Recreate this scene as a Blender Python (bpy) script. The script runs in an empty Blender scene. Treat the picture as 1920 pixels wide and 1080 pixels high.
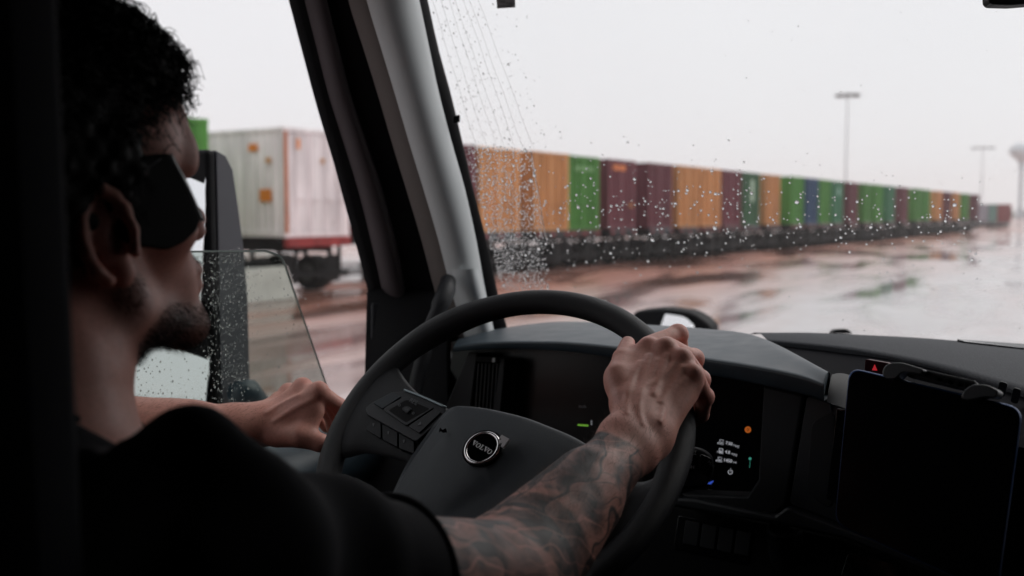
import bpy, bmesh, math, random
import numpy as np
from mathutils import Vector, Matrix
random.seed(7); RNG = np.random.default_rng(7)
R = math.radians
S = bpy.context.scene
COL = S.collection

# ------------------------------------------------------------------ camera, sky, sun, exposure
# world frame = truck frame: +Y is the way the truck faces, +X its right hand side, ground z = 0
CF = 1866.67                       # 35 mm lens on a 36 mm sensor, in photograph pixels
PIT, YAW = R(4.26), R(26.7)
CAM = np.array([0, 0, 2.2])
RIGHT = np.array([math.cos(YAW), math.sin(YAW), 0])
FH = np.array([-math.sin(YAW), math.cos(YAW), 0])
FW = FH * math.cos(PIT) + np.array([0, 0, -math.sin(PIT)])
UP = FH * math.sin(PIT) + np.array([0, 0, math.cos(PIT)])
cd = bpy.data.cameras.new('camera'); cam = bpy.data.objects.new('camera', cd); COL.objects.link(cam)
cam.location = CAM; cam.rotation_euler = (R(90) - PIT, 0, YAW)
cd.lens = 35; cd.sensor_width = 36; cd.clip_start = .02; cd.clip_end = 6000
cd.dof.use_dof = True; cd.dof.focus_distance = 1.18; cd.dof.aperture_fstop = 4.3
S.camera = cam
w = bpy.data.worlds.new('World'); S.world = w; w.use_nodes = True
nt = w.node_tree; nt.nodes.clear()
sky = nt.nodes.new('ShaderNodeTexSky'); sky.sky_type = 'NISHITA'; sky.sun_disc = False
sky.sun_elevation = R(48); sky.sun_rotation = R(35); sky.air_density = 1.0; sky.dust_density = 6
bgs = nt.nodes.new('ShaderNodeBackground'); bgs.inputs['Strength'].default_value = .05
bgc = nt.nodes.new('ShaderNodeBackground'); bgc.inputs['Strength'].default_value = 1.13
tc = nt.nodes.new('ShaderNodeTexCoord'); nz = nt.nodes.new('ShaderNodeTexNoise')
nz.inputs['Scale'].default_value = 1.6; nz.inputs['Detail'].default_value = 3
cr = nt.nodes.new('ShaderNodeValToRGB')
cr.color_ramp.elements[0].position = .3; cr.color_ramp.elements[0].color = (.79, .79, .82, 1)
cr.color_ramp.elements[1].position = .7; cr.color_ramp.elements[1].color = (.85, .85, .87, 1)
mx = nt.nodes.new('ShaderNodeMixShader'); mx.inputs[0].default_value = .93
ow = nt.nodes.new('ShaderNodeOutputWorld')
L = nt.links.new
L(tc.outputs['Generated'], nz.inputs['Vector']); L(nz.outputs['Fac'], cr.inputs['Fac'])
L(cr.outputs['Color'], bgc.inputs['Color']); L(sky.outputs[0], bgs.inputs['Color'])
L(bgs.outputs[0], mx.inputs[1]); L(bgc.outputs[0], mx.inputs[2]); L(mx.outputs[0], ow.inputs['Surface'])
sd = bpy.data.lights.new('sun', 'SUN'); sd.energy = 1.5; sd.angle = R(50); sd.color = (1, .97, .93)
so = bpy.data.objects.new('sun', sd); COL.objects.link(so)
so.rotation_euler = Vector((.36, .52, .70)).to_track_quat('Z', 'Y').to_euler(); so.location = (0, 0, 30)
S.view_settings.view_transform = 'Standard'; S.view_settings.look = 'None'
S.view_settings.exposure = 0.0; S.view_settings.gamma = 1
S.cycles.max_bounces = 10; S.cycles.transparent_max_bounces = 24; S.cycles.diffuse_bounces = 4
S.cycles.transmission_bounces = 8; S.cycles.volume_bounces = 4
S.cycles.caustics_reflective = False; S.cycles.caustics_refractive = False
S.cycles.sample_clamp_indirect = 4

def V(p): return Vector([float(a) for a in p])
def ray(px, py): return FW + RIGHT * (px - 960) / CF - UP * (py - 540) / CF
def P(px, py, d): return CAM + d * ray(px, py)
def onX(px, py, X): r = ray(px, py); return CAM + r * (X - CAM[0]) / r[0]
def onY(px, py, Y): r = ray(px, py); return CAM + r * (Y - CAM[1]) / r[1]
def onZ(px, py, Z): r = ray(px, py); return CAM + r * (Z - CAM[2]) / r[2]
def onP(px, py, pt, n): r = ray(px, py); return CAM + r * ((pt - CAM) @ n) / (r @ n)
def unit(v): v = np.asarray(v, float); return v / np.linalg.norm(v)

# ------------------------------------------------------------------ materials
MATS = {}
def mat(name, col, rough=.6, metal=0, bump=0, bscale=200, var=0, vscale=8, spec=.5, emit=None, es=1, sss=0, coat=0):
    if name in MATS: return MATS[name]
    m = bpy.data.materials.new(name); m.use_nodes = True; t = m.node_tree
    b = t.nodes['Principled BSDF']; MATS[name] = m
    b.inputs['Base Color'].default_value = (*col, 1); b.inputs['Roughness'].default_value = rough
    b.inputs['Metallic'].default_value = metal; b.inputs['Specular IOR Level'].default_value = spec
    if coat: b.inputs['Coat Weight'].default_value = coat; b.inputs['Coat Roughness'].default_value = .05
    if emit: b.inputs['Emission Color'].default_value = (*emit, 1); b.inputs['Emission Strength'].default_value = es
    co = t.nodes.new('ShaderNodeTexCoord')
    if var:
        n = t.nodes.new('ShaderNodeTexNoise'); n.inputs['Scale'].default_value = vscale; n.inputs['Detail'].default_value = 6
        r = t.nodes.new('ShaderNodeMapRange'); r.inputs[1].default_value = .3; r.inputs[2].default_value = .7
        r.inputs[3].default_value = 1 - var; r.inputs[4].default_value = 1 + var
        q = t.nodes.new('ShaderNodeMix'); q.data_type = 'RGBA'; q.blend_type = 'MULTIPLY'; q.inputs[0].default_value = 1
        q.inputs[6].default_value = (*col, 1)
        t.links.new(co.outputs['Object'], n.inputs['Vector']); t.links.new(n.outputs['Fac'], r.inputs[0])
        t.links.new(r.outputs[0], q.inputs[7]); t.links.new(q.outputs[2], b.inputs['Base Color'])
        r2 = t.nodes.new('ShaderNodeMapRange'); r2.inputs[3].default_value = max(.02, rough - .1); r2.inputs[4].default_value = min(1, rough + .12)
        t.links.new(n.outputs['Fac'], r2.inputs[0]); t.links.new(r2.outputs[0], b.inputs['Roughness'])
    if bump:
        n = t.nodes.new('ShaderNodeTexVoronoi' if bump > .5 else 'ShaderNodeTexNoise'); n.inputs['Scale'].default_value = bscale
        bp = t.nodes.new('ShaderNodeBump'); bp.inputs['Strength'].default_value = min(1, bump); bp.inputs['Distance'].default_value = .0006
        t.links.new(co.outputs['Object'], n.inputs['Vector'])
        t.links.new(n.outputs[0], bp.inputs['Height']); t.links.new(bp.outputs[0], b.inputs['Normal'])
    return m
def paint_mat(name, rough=.5, streak=.25, wet=.3):
    """container / machine paint that takes its colour from the object's own colour"""
    m = bpy.data.materials.new(name); m.use_nodes = True; t = m.node_tree; b = t.nodes['Principled BSDF']
    oi = t.nodes.new('ShaderNodeObjectInfo'); co = t.nodes.new('ShaderNodeTexCoord')
    mp = t.nodes.new('ShaderNodeMapping'); mp.inputs['Scale'].default_value = (3, 3, .5)
    n = t.nodes.new('ShaderNodeTexNoise'); n.inputs['Scale'].default_value = 1.2; n.inputs['Detail'].default_value = 8
    r = t.nodes.new('ShaderNodeMapRange'); r.inputs[1].default_value = .3; r.inputs[2].default_value = .7
    r.inputs[3].default_value = 1 - streak; r.inputs[4].default_value = 1 + streak * .6
    q = t.nodes.new('ShaderNodeMix'); q.data_type = 'RGBA'; q.blend_type = 'MULTIPLY'; q.inputs[0].default_value = 1
    n2 = t.nodes.new('ShaderNodeTexNoise'); n2.inputs['Scale'].default_value = 2.2; n2.inputs['Detail'].default_value = 10; n2.inputs['Roughness'].default_value = .7
    r2 = t.nodes.new('ShaderNodeMapRange'); r2.inputs[1].default_value = .64; r2.inputs[2].default_value = .70
    q2 = t.nodes.new('ShaderNodeMix'); q2.data_type = 'RGBA'; q2.inputs[7].default_value = (.16, .06, .03, 1)
    t.links.new(co.outputs['Object'], mp.inputs['Vector']); t.links.new(mp.outputs[0], n.inputs['Vector'])
    t.links.new(mp.outputs[0], n2.inputs['Vector']); t.links.new(n2.outputs['Fac'], r2.inputs[0]); t.links.new(r2.outputs[0], q2.inputs[0])
    t.links.new(n.outputs['Fac'], r.inputs[0]); t.links.new(oi.outputs['Color'], q.inputs[6]); t.links.new(r.outputs[0], q.inputs[7])
    t.links.new(q.outputs[2], q2.inputs[6]); t.links.new(q2.outputs[2], b.inputs['Base Color'])
    b.inputs['Roughness'].default_value = rough; b.inputs['Specular IOR Level'].default_value = wet
    return m
def glass_mat(name, tint, gloss=.06):
    m = bpy.data.materials.new(name); m.use_nodes = True; t = m.node_tree; t.nodes.clear()
    o = t.nodes.new('ShaderNodeOutputMaterial'); tr = t.nodes.new('ShaderNodeBsdfTransparent'); gl = t.nodes.new('ShaderNodeBsdfGlossy')
    tr.inputs[0].default_value = (*tint, 1); gl.inputs['Roughness'].default_value = .0
    f = t.nodes.new('ShaderNodeFresnel'); ge = t.nodes.new('ShaderNodeNewGeometry'); mr = t.nodes.new('ShaderNodeMapRange'); mr.inputs[3].default_value = 1.45; mr.inputs[4].default_value = 1 / 1.45
    t.links.new(ge.outputs['Backfacing'], mr.inputs[0]); t.links.new(mr.outputs[0], f.inputs[0]); m_ = t.nodes.new('ShaderNodeMath'); m_.operation = 'MULTIPLY'
    m_.inputs[1].default_value = gloss * 10; mx = t.nodes.new('ShaderNodeMixShader')
    t.links.new(f.outputs[0], m_.inputs[0]); t.links.new(m_.outputs[0], mx.inputs[0])
    t.links.new(tr.outputs[0], mx.inputs[1]); t.links.new(gl.outputs[0], mx.inputs[2]); t.links.new(mx.outputs[0], o.inputs[0])
    return m
M_BLACK = mat('black_plastic', (.005, .005, .006), .6, spec=.12, bump=.15, bscale=900, var=.15)
M_DARK = mat('dark_grey_plastic', (.016, .017, .020), .5, spec=.22, bump=.25, bscale=1200, var=.12)
M_GREY = mat('grey_dash_plastic', (.022, .024, .028), .42, spec=.3, bump=.3, bscale=1000, var=.1)
M_HOOD = mat('brushed_dash_plastic', (.024, .038, .050), .42, spec=.4, bump=.3, bscale=700, var=.12, vscale=30)
M_RIM = mat('rim_leather', (.0125, .0135, .017), .44, spec=.32, bump=.8, bscale=1400, var=.1, vscale=20)
M_PAD = mat('airbag_cover_plastic', (.014, .021, .029), .42, spec=.35, bump=.6, bscale=1500, var=.08)
M_TRIM = mat('pillar_trim', (.52, .55, .56), .5, bump=.2, bscale=900, var=.06, vscale=5)
M_FRAMETRIM = mat('door_frame_trim', (.07, .058, .062), .6, spec=.2, bump=.2, bscale=700, var=.1)
M_FAB = mat('dash_fabric', (.06, .063, .07), .85, spec=.2, bump=.95, bscale=380, var=.2, vscale=300)
M_RUB = mat('rubber', (.01, .01, .011), .7, spec=.2, bump=.2, bscale=300)
M_CLOTH = mat('black_cotton', (.011, .011, .014), .9, bump=.5, bscale=900, spec=.2)
M_SEAT = mat('seat_fabric', (.008, .009, .012), .9, bump=.5, bscale=700, spec=.15)
M_LINING = mat('cab_lining', (.008, .008, .010), .95, spec=.05, bump=.3, bscale=300, var=.1)
M_CHROME = mat('chrome', (.62, .60, .61), .22, 1)
M_GLOSSBLK = mat('gloss_black', (.004, .004, .005), .06, coat=.5)
M_SCREEN = mat('screen_glass', (.003, .003, .004), .25, spec=.25)
M_MIRROR = mat('mirror_silver', (.86, .88, .90), .02, 1)
M_WHITE = mat('white_paint', (.72, .72, .72), .3, var=.06, vscale=2)
M_MARK = mat('printed_mark', (.35, .36, .38), .6)
M_GLOWW = mat('lit_white', (.8, .8, .8), .5, emit=(.85, .87, .95), es=.30)
M_GLOWO = mat('lit_orange', (.8, .3, .05), .5, emit=(1, .22, .03), es=.32)
M_GLOWG = mat('lit_green', (.3, .8, .1), .5, emit=(.35, .85, .08), es=.35)
M_GLOWT = mat('lit_teal', (.1, .6, .5), .5, emit=(.1, .6, .45), es=.35)
M_GLOWB = mat('lit_blue', (.1, .2, .9), .5, emit=(.08, .18, 1), es=.6)
M_GLOWR = mat('lit_red', (.9, .05, .06), .5, emit=(1, .05, .07), es=.3)
M_PAINT = paint_mat('container_paint', .5, .22)
M_CHAS = mat('chassis_paint', (.010, .010, .011), .6, spec=.1, var=.2, vscale=3)
M_TYRE = mat('tyre', (.009, .009, .009), .85, spec=.1)
M_GALV = mat('galvanised_steel', (.55, .57, .59), .5, .3, var=.12, vscale=3)
M_GLASS = glass_mat('windshield_glass', (.97, .975, .975), .03)
M_SGLASS = glass_mat('tinted_side_glass', (.58, .635, .595), .03)

# ------------------------------------------------------------------ object helpers
def link(name, me, m=None, parent=None, smooth=False):
    o = bpy.data.objects.new(name, me); COL.objects.link(o)
    if m: me.materials.append(m)
    if smooth: me.polygons.foreach_set('use_smooth', [True] * len(me.polygons))
    if parent: put(o, parent)
    return o
def put(o, parent):
    o.parent = parent; o.matrix_parent_inverse = parent.matrix_world.inverted() if False else Matrix.Identity(4)
    if parent.type == 'EMPTY' or parent.parent:
        root = parent
        while root.parent: root = root.parent
    return o
def tag(o, label, cat, group=None, kind=None):
    if label: o['label'] = label
    if cat: o['category'] = cat
    if group: o['group'] = group
    if kind: o['kind'] = kind
    return o
def empty(name, loc=(0, 0, 0), rz=0):
    o = bpy.data.objects.new(name, None); COL.objects.link(o); o.location = loc; o.rotation_euler = (0, 0, rz); o.empty_display_size = .2
    return o
def mesh(name, vs, fs, m=None, parent=None, smooth=False, bevel=0, seg=2, off=None):
    """off: world base of the (unrotated) root the mesh hangs under"""
    me = bpy.data.meshes.new(name)
    if off is not None: vs = [tuple(np.asarray(v, float) - off) for v in vs]
    else: vs = [tuple(map(float, v)) for v in vs]
    me.from_pydata(vs, [], fs); me.update()
    bm = bmesh.new(); bm.from_mesh(me); bmesh.ops.recalc_face_normals(bm, faces=bm.faces); bm.to_mesh(me); bm.free()
    o = link(name, me, m, parent, smooth)
    if bevel:
        b = o.modifiers.new('bevel', 'BEVEL'); b.width = bevel; b.segments = seg; b.limit_method = 'ANGLE'; b.angle_limit = R(35)
        me.polygons.foreach_set('use_smooth', [True] * len(me.polygons))
        try: b.harden_normals = True
        except Exception: pass
    return o
class MB:
    def __init__(s): s.v = []; s.f = []
    def add(s, vs, fs):
        n = len(s.v); s.v += [tuple(map(float, v)) for v in vs]; s.f += [tuple(i + n for i in f) for f in fs]; return s
    def box(s, a, b):
        x0, y0, z0 = a; x1, y1, z1 = b
        return s.add([(x0, y0, z0), (x1, y0, z0), (x1, y1, z0), (x0, y1, z0), (x0, y0, z1), (x1, y0, z1), (x1, y1, z1), (x0, y1, z1)],
                     [(3, 2, 1, 0), (4, 5, 6, 7), (0, 1, 5, 4), (1, 2, 6, 5), (2, 3, 7, 6), (3, 0, 4, 7)])
    def tube(s, pts, rad, seg=10, cap=True):
        pts = [np.asarray(p, float) for p in pts]; n = len(pts)
        rad = [rad] * n if np.isscalar(rad) else rad
        t0 = unit(pts[1] - pts[0]); a = unit(np.cross(t0, [0, 0, 1]) if abs(t0[2]) < .9 else np.cross(t0, [1, 0, 0]))
        vs = []; fs = []
        for i in range(n):
            t = unit(pts[min(i + 1, n - 1)] - pts[max(i - 1, 0)]); a = unit(a - t * (a @ t)); b = np.cross(t, a)
            for k in range(seg):
                th = 2 * math.pi * k / seg; vs.append(pts[i] + rad[i] * (math.cos(th) * a + math.sin(th) * b))
        for i in range(n - 1):
            for k in range(seg):
                k2 = (k + 1) % seg; fs.append((i * seg + k, i * seg + k2, (i + 1) * seg + k2, (i + 1) * seg + k))
        if cap: fs.append(tuple(range(seg))[::-1]); fs.append(tuple((n - 1) * seg + k for k in range(seg)))
        return s.add(vs, fs)
    def cyl(s, a, b, r, seg=16, r2=None): return s.tube([a, b], [r, r if r2 is None else r2], seg)
    def build(s, name, m, parent=None, smooth=False, bevel=0, seg=2): return mesh(name, s.v, s.f, m, parent, smooth, bevel, seg)
def prism(name, pts, thick, m, parent=None, bevel=0, n=None, seg=2, smooth=False):
    """closed outline of 3-D points pushed back by thick along -n"""
    pts = [np.asarray(p, float) for p in pts]
    c = sum(pts) / len(pts)
    if n is None:
        n = unit(sum(np.cross(pts[i] - c, pts[(i + 1) % len(pts)] - c) for i in range(len(pts))))
        if n @ (CAM - c) < 0: n = -n
    k = len(pts); vs = pts + [p - n * thick for p in pts]
    fs = [tuple(range(k)), tuple(range(2 * k - 1, k - 1, -1))] + [(i, (i + 1) % k, k + (i + 1) % k, k + i) for i in range(k)]
    return mesh(name, vs, fs, m, parent, smooth, bevel, seg)
def roundpoly(pts, r, seg=5):
    """round the corners of a 2-D outline"""
    out = []; n = len(pts); pts = [np.asarray(p, float) for p in pts]
    for i in range(n):
        p, a, b = pts[i], pts[i - 1], pts[(i + 1) % n]
        rr = r[i] if isinstance(r, (list, tuple)) else r
        la, lb = np.linalg.norm(a - p), np.linalg.norm(b - p); q = min(rr, la * .45, lb * .45)
        p0 = p + (a - p) / la * q; p1 = p + (b - p) / lb * q
        if q < 1e-6: out.append(p); continue
        for k in range(seg + 1):
            t = k / seg; out.append((1 - t) ** 2 * p0 + 2 * t * (1 - t) * p + t * t * p1)
    return out
def gridsurf(name, rows, m, parent=None, thick=0, close_back=True):
    """rows of equal numbers of points"""
    nr, nc = len(rows), len(rows[0]); vs = [p for r in rows for p in r]
    fs = [(i * nc + j, i * nc + j + 1, (i + 1) * nc + j + 1, (i + 1) * nc + j) for i in range(nr - 1) for j in range(nc - 1)]
    o = mesh(name, vs, fs, m, parent, True)
    if thick:
        s = o.modifiers.new('thick', 'SOLIDIFY'); s.thickness = thick; s.offset = 0
    return o
def interp(pts, n):
    """smooth resample of control rows (any dimension)"""
    pts = np.asarray(pts, float); k = len(pts); out = []
    for t in np.linspace(0, k - 1, n):
        i = min(int(t), k - 2); u = t - i
        p0, p1, p2, p3 = pts[max(i - 1, 0)], pts[i], pts[i + 1], pts[min(i + 2, k - 1)]
        out.append(.5 * ((2 * p1) + (-p0 + p2) * u + (2 * p0 - 5 * p1 + 4 * p2 - p3) * u * u + (-p0 + 3 * p1 - 3 * p2 + p3) * u ** 3))
    return out
def text(name, s, a, b, n, m, parent, depth=.0006, shear=0, space=1.0, bold=0):
    """letters whose baseline runs from point a to point b on a plane of normal n"""
    cu = bpy.data.curves.new(name, 'FONT'); cu.body = s; cu.size = 1; cu.extrude = 0; cu.shear = shear; cu.space_character = space; cu.offset = bold
    cu.resolution_u = 3
    tmp = bpy.data.objects.new(name, cu); COL.objects.link(tmp); bpy.context.view_layer.update()
    me = bpy.data.meshes.new_from_object(tmp.evaluated_get(bpy.context.evaluated_depsgraph_get()))
    bpy.data.objects.remove(tmp)
    co = np.zeros(len(me.vertices) * 3); me.vertices.foreach_get('co', co); co = co.reshape(-1, 3)
    x0, x1 = co[:, 0].min(), co[:, 0].max(); u = np.asarray(b, float) - a; ln = np.linalg.norm(u); u = u / ln
    n = unit(n - u * (n @ u)); v = np.cross(n, u); k = ln / (x1 - x0)
    w_ = a + np.outer((co[:, 0] - x0) * k, u) + np.outer(co[:, 1] * k, v) + n * depth
    me.vertices.foreach_set('co', w_.ravel()); me.update(); me.materials.clear()
    return link(name, me, m, parent)
def copy_tree(o, parent=None):
    c = o.copy(); COL.objects.link(c); c.parent = parent
    for ch in list(o.children): copy_tree(ch, c)
    return c

# ------------------------------------------------------------------ ground
def ground_mat():
    m = bpy.data.materials.new('wet_yard'); m.use_nodes = True; t = m.node_tree; b = t.nodes['Principled BSDF']; N = t.nodes.new; K = t.links.new
    co = N('ShaderNodeTexCoord')
    def noise(scale, det, vec=None, ro=.55, dist=0):
        n = N('ShaderNodeTexNoise'); n.inputs['Scale'].default_value = scale; n.inputs['Detail'].default_value = det
        n.inputs['Roughness'].default_value = ro; n.inputs['Distortion'].default_value = dist
        K(vec if vec else co.outputs['Object'], n.inputs['Vector']); return n.outputs['Fac']
    def rng(x, a, b_, c, d):
        r = N('ShaderNodeMapRange'); r.inputs[1].default_value = a; r.inputs[2].default_value = b_; r.inputs[3].default_value = c; r.inputs[4].default_value = d
        K(x, r.inputs[0]); return r.outputs[0]
    def mixc(f, a, b_):
        q = N('ShaderNodeMix'); q.data_type = 'RGBA'; K(f, q.inputs[0])
        for s_, k in ((a, 6), (b_, 7)):
            if isinstance(s_, tuple): q.inputs[k].default_value = (*s_, 1)
            else: K(s_, q.inputs[k])
        return q.outputs[2]
    mp = N('ShaderNodeMapping'); mp.inputs['Rotation'].default_value = (0, 0, R(7)); mp.inputs['Scale'].default_value = (1, .28, 1)
    K(co.outputs['Object'], mp.inputs['Vector'])
    streak = noise(.22, 5, mp.outputs[0], .6)
    # red clay lies along the row and on the near left of the yard
    sx = N('ShaderNodeSeparateXYZ'); K(co.outputs['Object'], sx.inputs[0])
    ma = N('ShaderNodeMath'); ma.operation = 'MULTIPLY_ADD'; K(sx.outputs[1], ma.inputs[0]); ma.inputs[1].default_value = -.121; K(sx.outputs[0], ma.inputs[2])
    dist = ma.outputs[0]                      # ~ distance to the right of the row line (row at about -19.6)
    clay = rng(dist, -17, -6, 1, .04)
    mm = N('ShaderNodeMath'); mm.operation = 'ADD'; K(clay, mm.inputs[0]); K(rng(streak, .3, .7, -.22, .28), mm.inputs[1]); mm.use_clamp = True
    base = mixc(mm.outputs[0], (.52, .505, .515), (.42, .20, .155))
    base = mixc(rng(noise(1.3, 8), .35, .65, 0, .30), base, (.20, .11, .085))
    pud = noise(.42, 3, mp.outputs[0], .5, .4)
    wetf = rng(pud, .45, .60, 0, 1)
    K(mixc(wetf, base, mixc(mm.outputs[0], (.28, .265, .27), (.17, .08, .06))), b.inputs['Base Color'])
    K(rng(wetf, 0, 1, .32, .045), b.inputs['Roughness'])
    b.inputs['IOR'].default_value = 1.5
    bp = N('ShaderNodeBump'); bp.inputs['Distance'].default_value = .02
    K(rng(wetf, 0, 1, .35, .02), bp.inputs['Strength']); K(noise(4, 8), bp.inputs['Height']); K(bp.outputs[0], b.inputs['Normal'])
    return m
g = mesh('ground', [(-1300, -1300, 0), (1300, -1300, 0), (1300, 1300, 0), (-1300, 1300, 0)], [(0, 1, 2, 3)], ground_mat())
tag(g, None, None, kind='structure')
for i, dx in enumerate((3.6, 9.2)):
    p0 = (-15.3 + dx * 1.4 + 9, 35.6 - 60); d = (math.sin(R(6.9)), math.cos(R(6.9)))
    q = [(p0[0], p0[1]), (p0[0] + .16, p0[1]), (p0[0] + .16 + d[0] * 320, p0[1] + d[1] * 320), (p0[0] + d[0] * 320, p0[1] + d[1] * 320)]
    tag(mesh('paving_joint', [(x, y, .004) for x, y in q], [(0, 1, 2, 3)], mat('joint_sealant', (.06, .055, .055), .35)), None, None, kind='structure')

# ------------------------------------------------------------------ shipping containers on chassis
ROW0 = P(1070, 401 + 0, 38.7); ROW0[2] = 0
DIR = RIGHT * math.sin(R(33.6)) + FH * math.cos(R(33.6)); NRM = np.array([-DIR[1], DIR[0], 0])     # along the row; away from the camera
ROTZ = math.atan2(DIR[1], DIR[0])
DECK = 1.58; CW, CH, CL = 2.44, 2.90, 12.2
def rowpt(t, off=0): p = ROW0 + DIR * t + NRM * off; return p
def t_of(px):
    k = (px - 960) / CF; a = ROW0 @ RIGHT; b = DIR @ RIGHT; c = (ROW0 - CAM) @ FH; d = DIR @ FH
    return (k * c - a) / (b - k * d)
def corrugated(y0, y1, x, z0, z1, out, pitch=.28, dep=.036):
    """vertical corrugation in the plane x = const running from y0 to y1 (local), ribs pushed towards out (+1/-1)"""
    mb = MB(); ys = []; y = y0
    while y < y1 - 1e-6:
        for f, o in ((0, 0), (.25, 0), (.5, 1), (.75, 1)):
            if y + f * pitch < y1: ys.append((y + f * pitch, o))
        y += pitch
    ys.append((y1, 0)); vs = []
    for (yy, o) in ys: vs += [(x - out * dep * o, yy, z0), (x - out * dep * o, yy, z1)]
    fs = [(2 * i, 2 * i + 2, 2 * i + 3, 2 * i + 1) for i in range(len(ys) - 1)]
    mb.add(vs, fs); return mb
def make_container():
    """local: x across the end, y along the length (0 = doors end facing the yard), z up from its floor"""
    root = empty('shipping_container'); h, w, l = CH, CW, CL
    fr = MB()
    for x in (0, w - .12):
        for y in (0, l - .12): fr.box((x, y, 0), (x + .12, y + .12, h))
    for x in (0, w - .1):
        fr.box((x + .002, .12, .0), (x + .098, l - .12, .15)); fr.box((x + .002, .12, h - .1), (x + .098, l - .12, h - .001))
    for y in (0, l - .1):
        fr.box((.12, y + .002, 0), (w - .12, y + .1, .14)); fr.box((.12, y + .002, h - .11), (w - .12, y + .1, h - .001))
    for x in (-.008, w - .165):
        for z in (-.008, h - .11): fr.box((x, -.008, z), (x + .173, .17, z + .118))
    put(fr.build('corner_frame', M_PAINT), root)
    sp = corrugated(.12, l - .12, .03, .15, h - .1, -1)
    put(sp.build('side_panel', M_PAINT), root)
    sp = corrugated(.12, l - .12, w - .03, .15, h - .1, 1)
    put(sp.build('side_panel', M_PAINT), root)
    bk = MB().box((.12, l - .06, .14), (w - .12, l - .03, h - .11)); put(bk.build('end_panel', M_PAINT), root)
    rf = MB().box((.1, .1, h - .045), (w - .1, l - .1, h - .02)); put(rf.build('roof', M_PAINT), root)
    fl = MB().box((.1, .1, .03), (w - .1, l - .1, .13)); put(fl.build('floor', M_CHAS), root)
    for k in range(2):
        x0 = .125 + k * (w / 2 - .12); x1 = x0 + w / 2 - .13
        d = MB()
        n = 5; ww = (x1 - x0)
        prof = [(x0, .02)]
        for i in range(n):
            a = x0 + ww * (.08 + i * .84 / n); b_ = ww * .84 / n
            prof += [(a, .02), (a + b_ * .2, .055), (a + b_ * .6, .055), (a + b_ * .8, .02)]
        prof += [(x1, .02)]
        vs = []; z0, z1 = .15, h - .12
        for (x, y) in prof: vs += [(x, y, z0), (x, y, z1)]
        d.add(vs, [(2 * i, 2 * i + 2, 2 * i + 3, 2 * i + 1) for i in range(len(prof) - 1)])
        door = put(d.build('door', M_PAINT), root)
        for q in (.28, .74):
            b = MB(); x = x0 + ww * q; b.cyl((x, -.012, .06), (x, -.012, h - .06), .02, 8); b.box((x - .015, -.06, 1.02), (x + .33, -.03, 1.06))
            put(b.build('locking_bar', M_PAINT), door)
    return root
def make_chassis():
    root = empty('container_chassis'); f = MB(); D = DECK - .01
    for x in (.72, 1.60): f.box((x, .1, D - .42), (x + .12, 11.6, D - .07))
    for y in (.3, 2.2, 4.4, 6.6, 9, 11.4): f.box((.05, y, D - .16), (2.39, y + .2, D - .003))
    put(f.build('frame', M_CHAS), root)
    r = MB().box((.02, -.08, D - .26), (2.42, .08, D - .005))
    put(r.build('bumper', M_PAINT), root)
    r = MB().box((.35, -.02, .62), (.45, .06, D - .27)).box((1.99, -.02, .62), (2.09, .06, D - .27)).box((.1, -.06, .48), (2.34, .06, .62)); put(r.build('underride_guard', M_CHAS), root)
    for x in (.08, 1.0, 2.08):
        put(MB().box((x, -.105, D - .2), (x + .26, -.082, D - .08)).build('tail_light', mat('tail_light', (.22, .012, .012), .4)), root)
    for x in (.1, 1.75):
        put(MB().box((x, .25, .3), (x + .55, .262, 1.05)).build('mud_flap', M_RUB), root)
    for y in (1.1, 2.4):
        put(MB().cyl((.1, y, .52), (2.3, y, .52), .07, 10).build('axle', M_CHAS), root)
        for x in (.05, 1.85):
            wh = MB(); wh.cyl((x, y, .52), (x + .54, y, .52), .51, 20); wo = put(wh.build('wheel', M_TYRE, bevel=.04), root)
            put(MB().cyl((x - .012, y, .52), (x + .552, y, .52), .27, 16).build('rim', mat('wheel_rim', (.06, .06, .06), .6)), wo)
    for x in (.5, 1.85):
        g = MB(); g.box((x, 8.8, .08), (x + .14, 8.95, D - .1)); g.box((x - .08, 8.72, 0.0), (x + .22, 9.03, .08)); put(g.build('landing_leg', M_CHAS), root)
    return root
CON = make_container(); CHA = make_chassis()
ORG = (.60, .285, .11); GRN = (.075, .26, .04); DGR = (.045, .13, .06); BUR = (.15, .038, .052); BLU = (.025, .075, .17); WHT = (.86, .80, .81)
LIL = (.36, .35, .40); TEA = (.16, .30, .26); RED = (.26, .05, .05); TGR = (.05, .20, .10)
T = t_of
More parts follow.
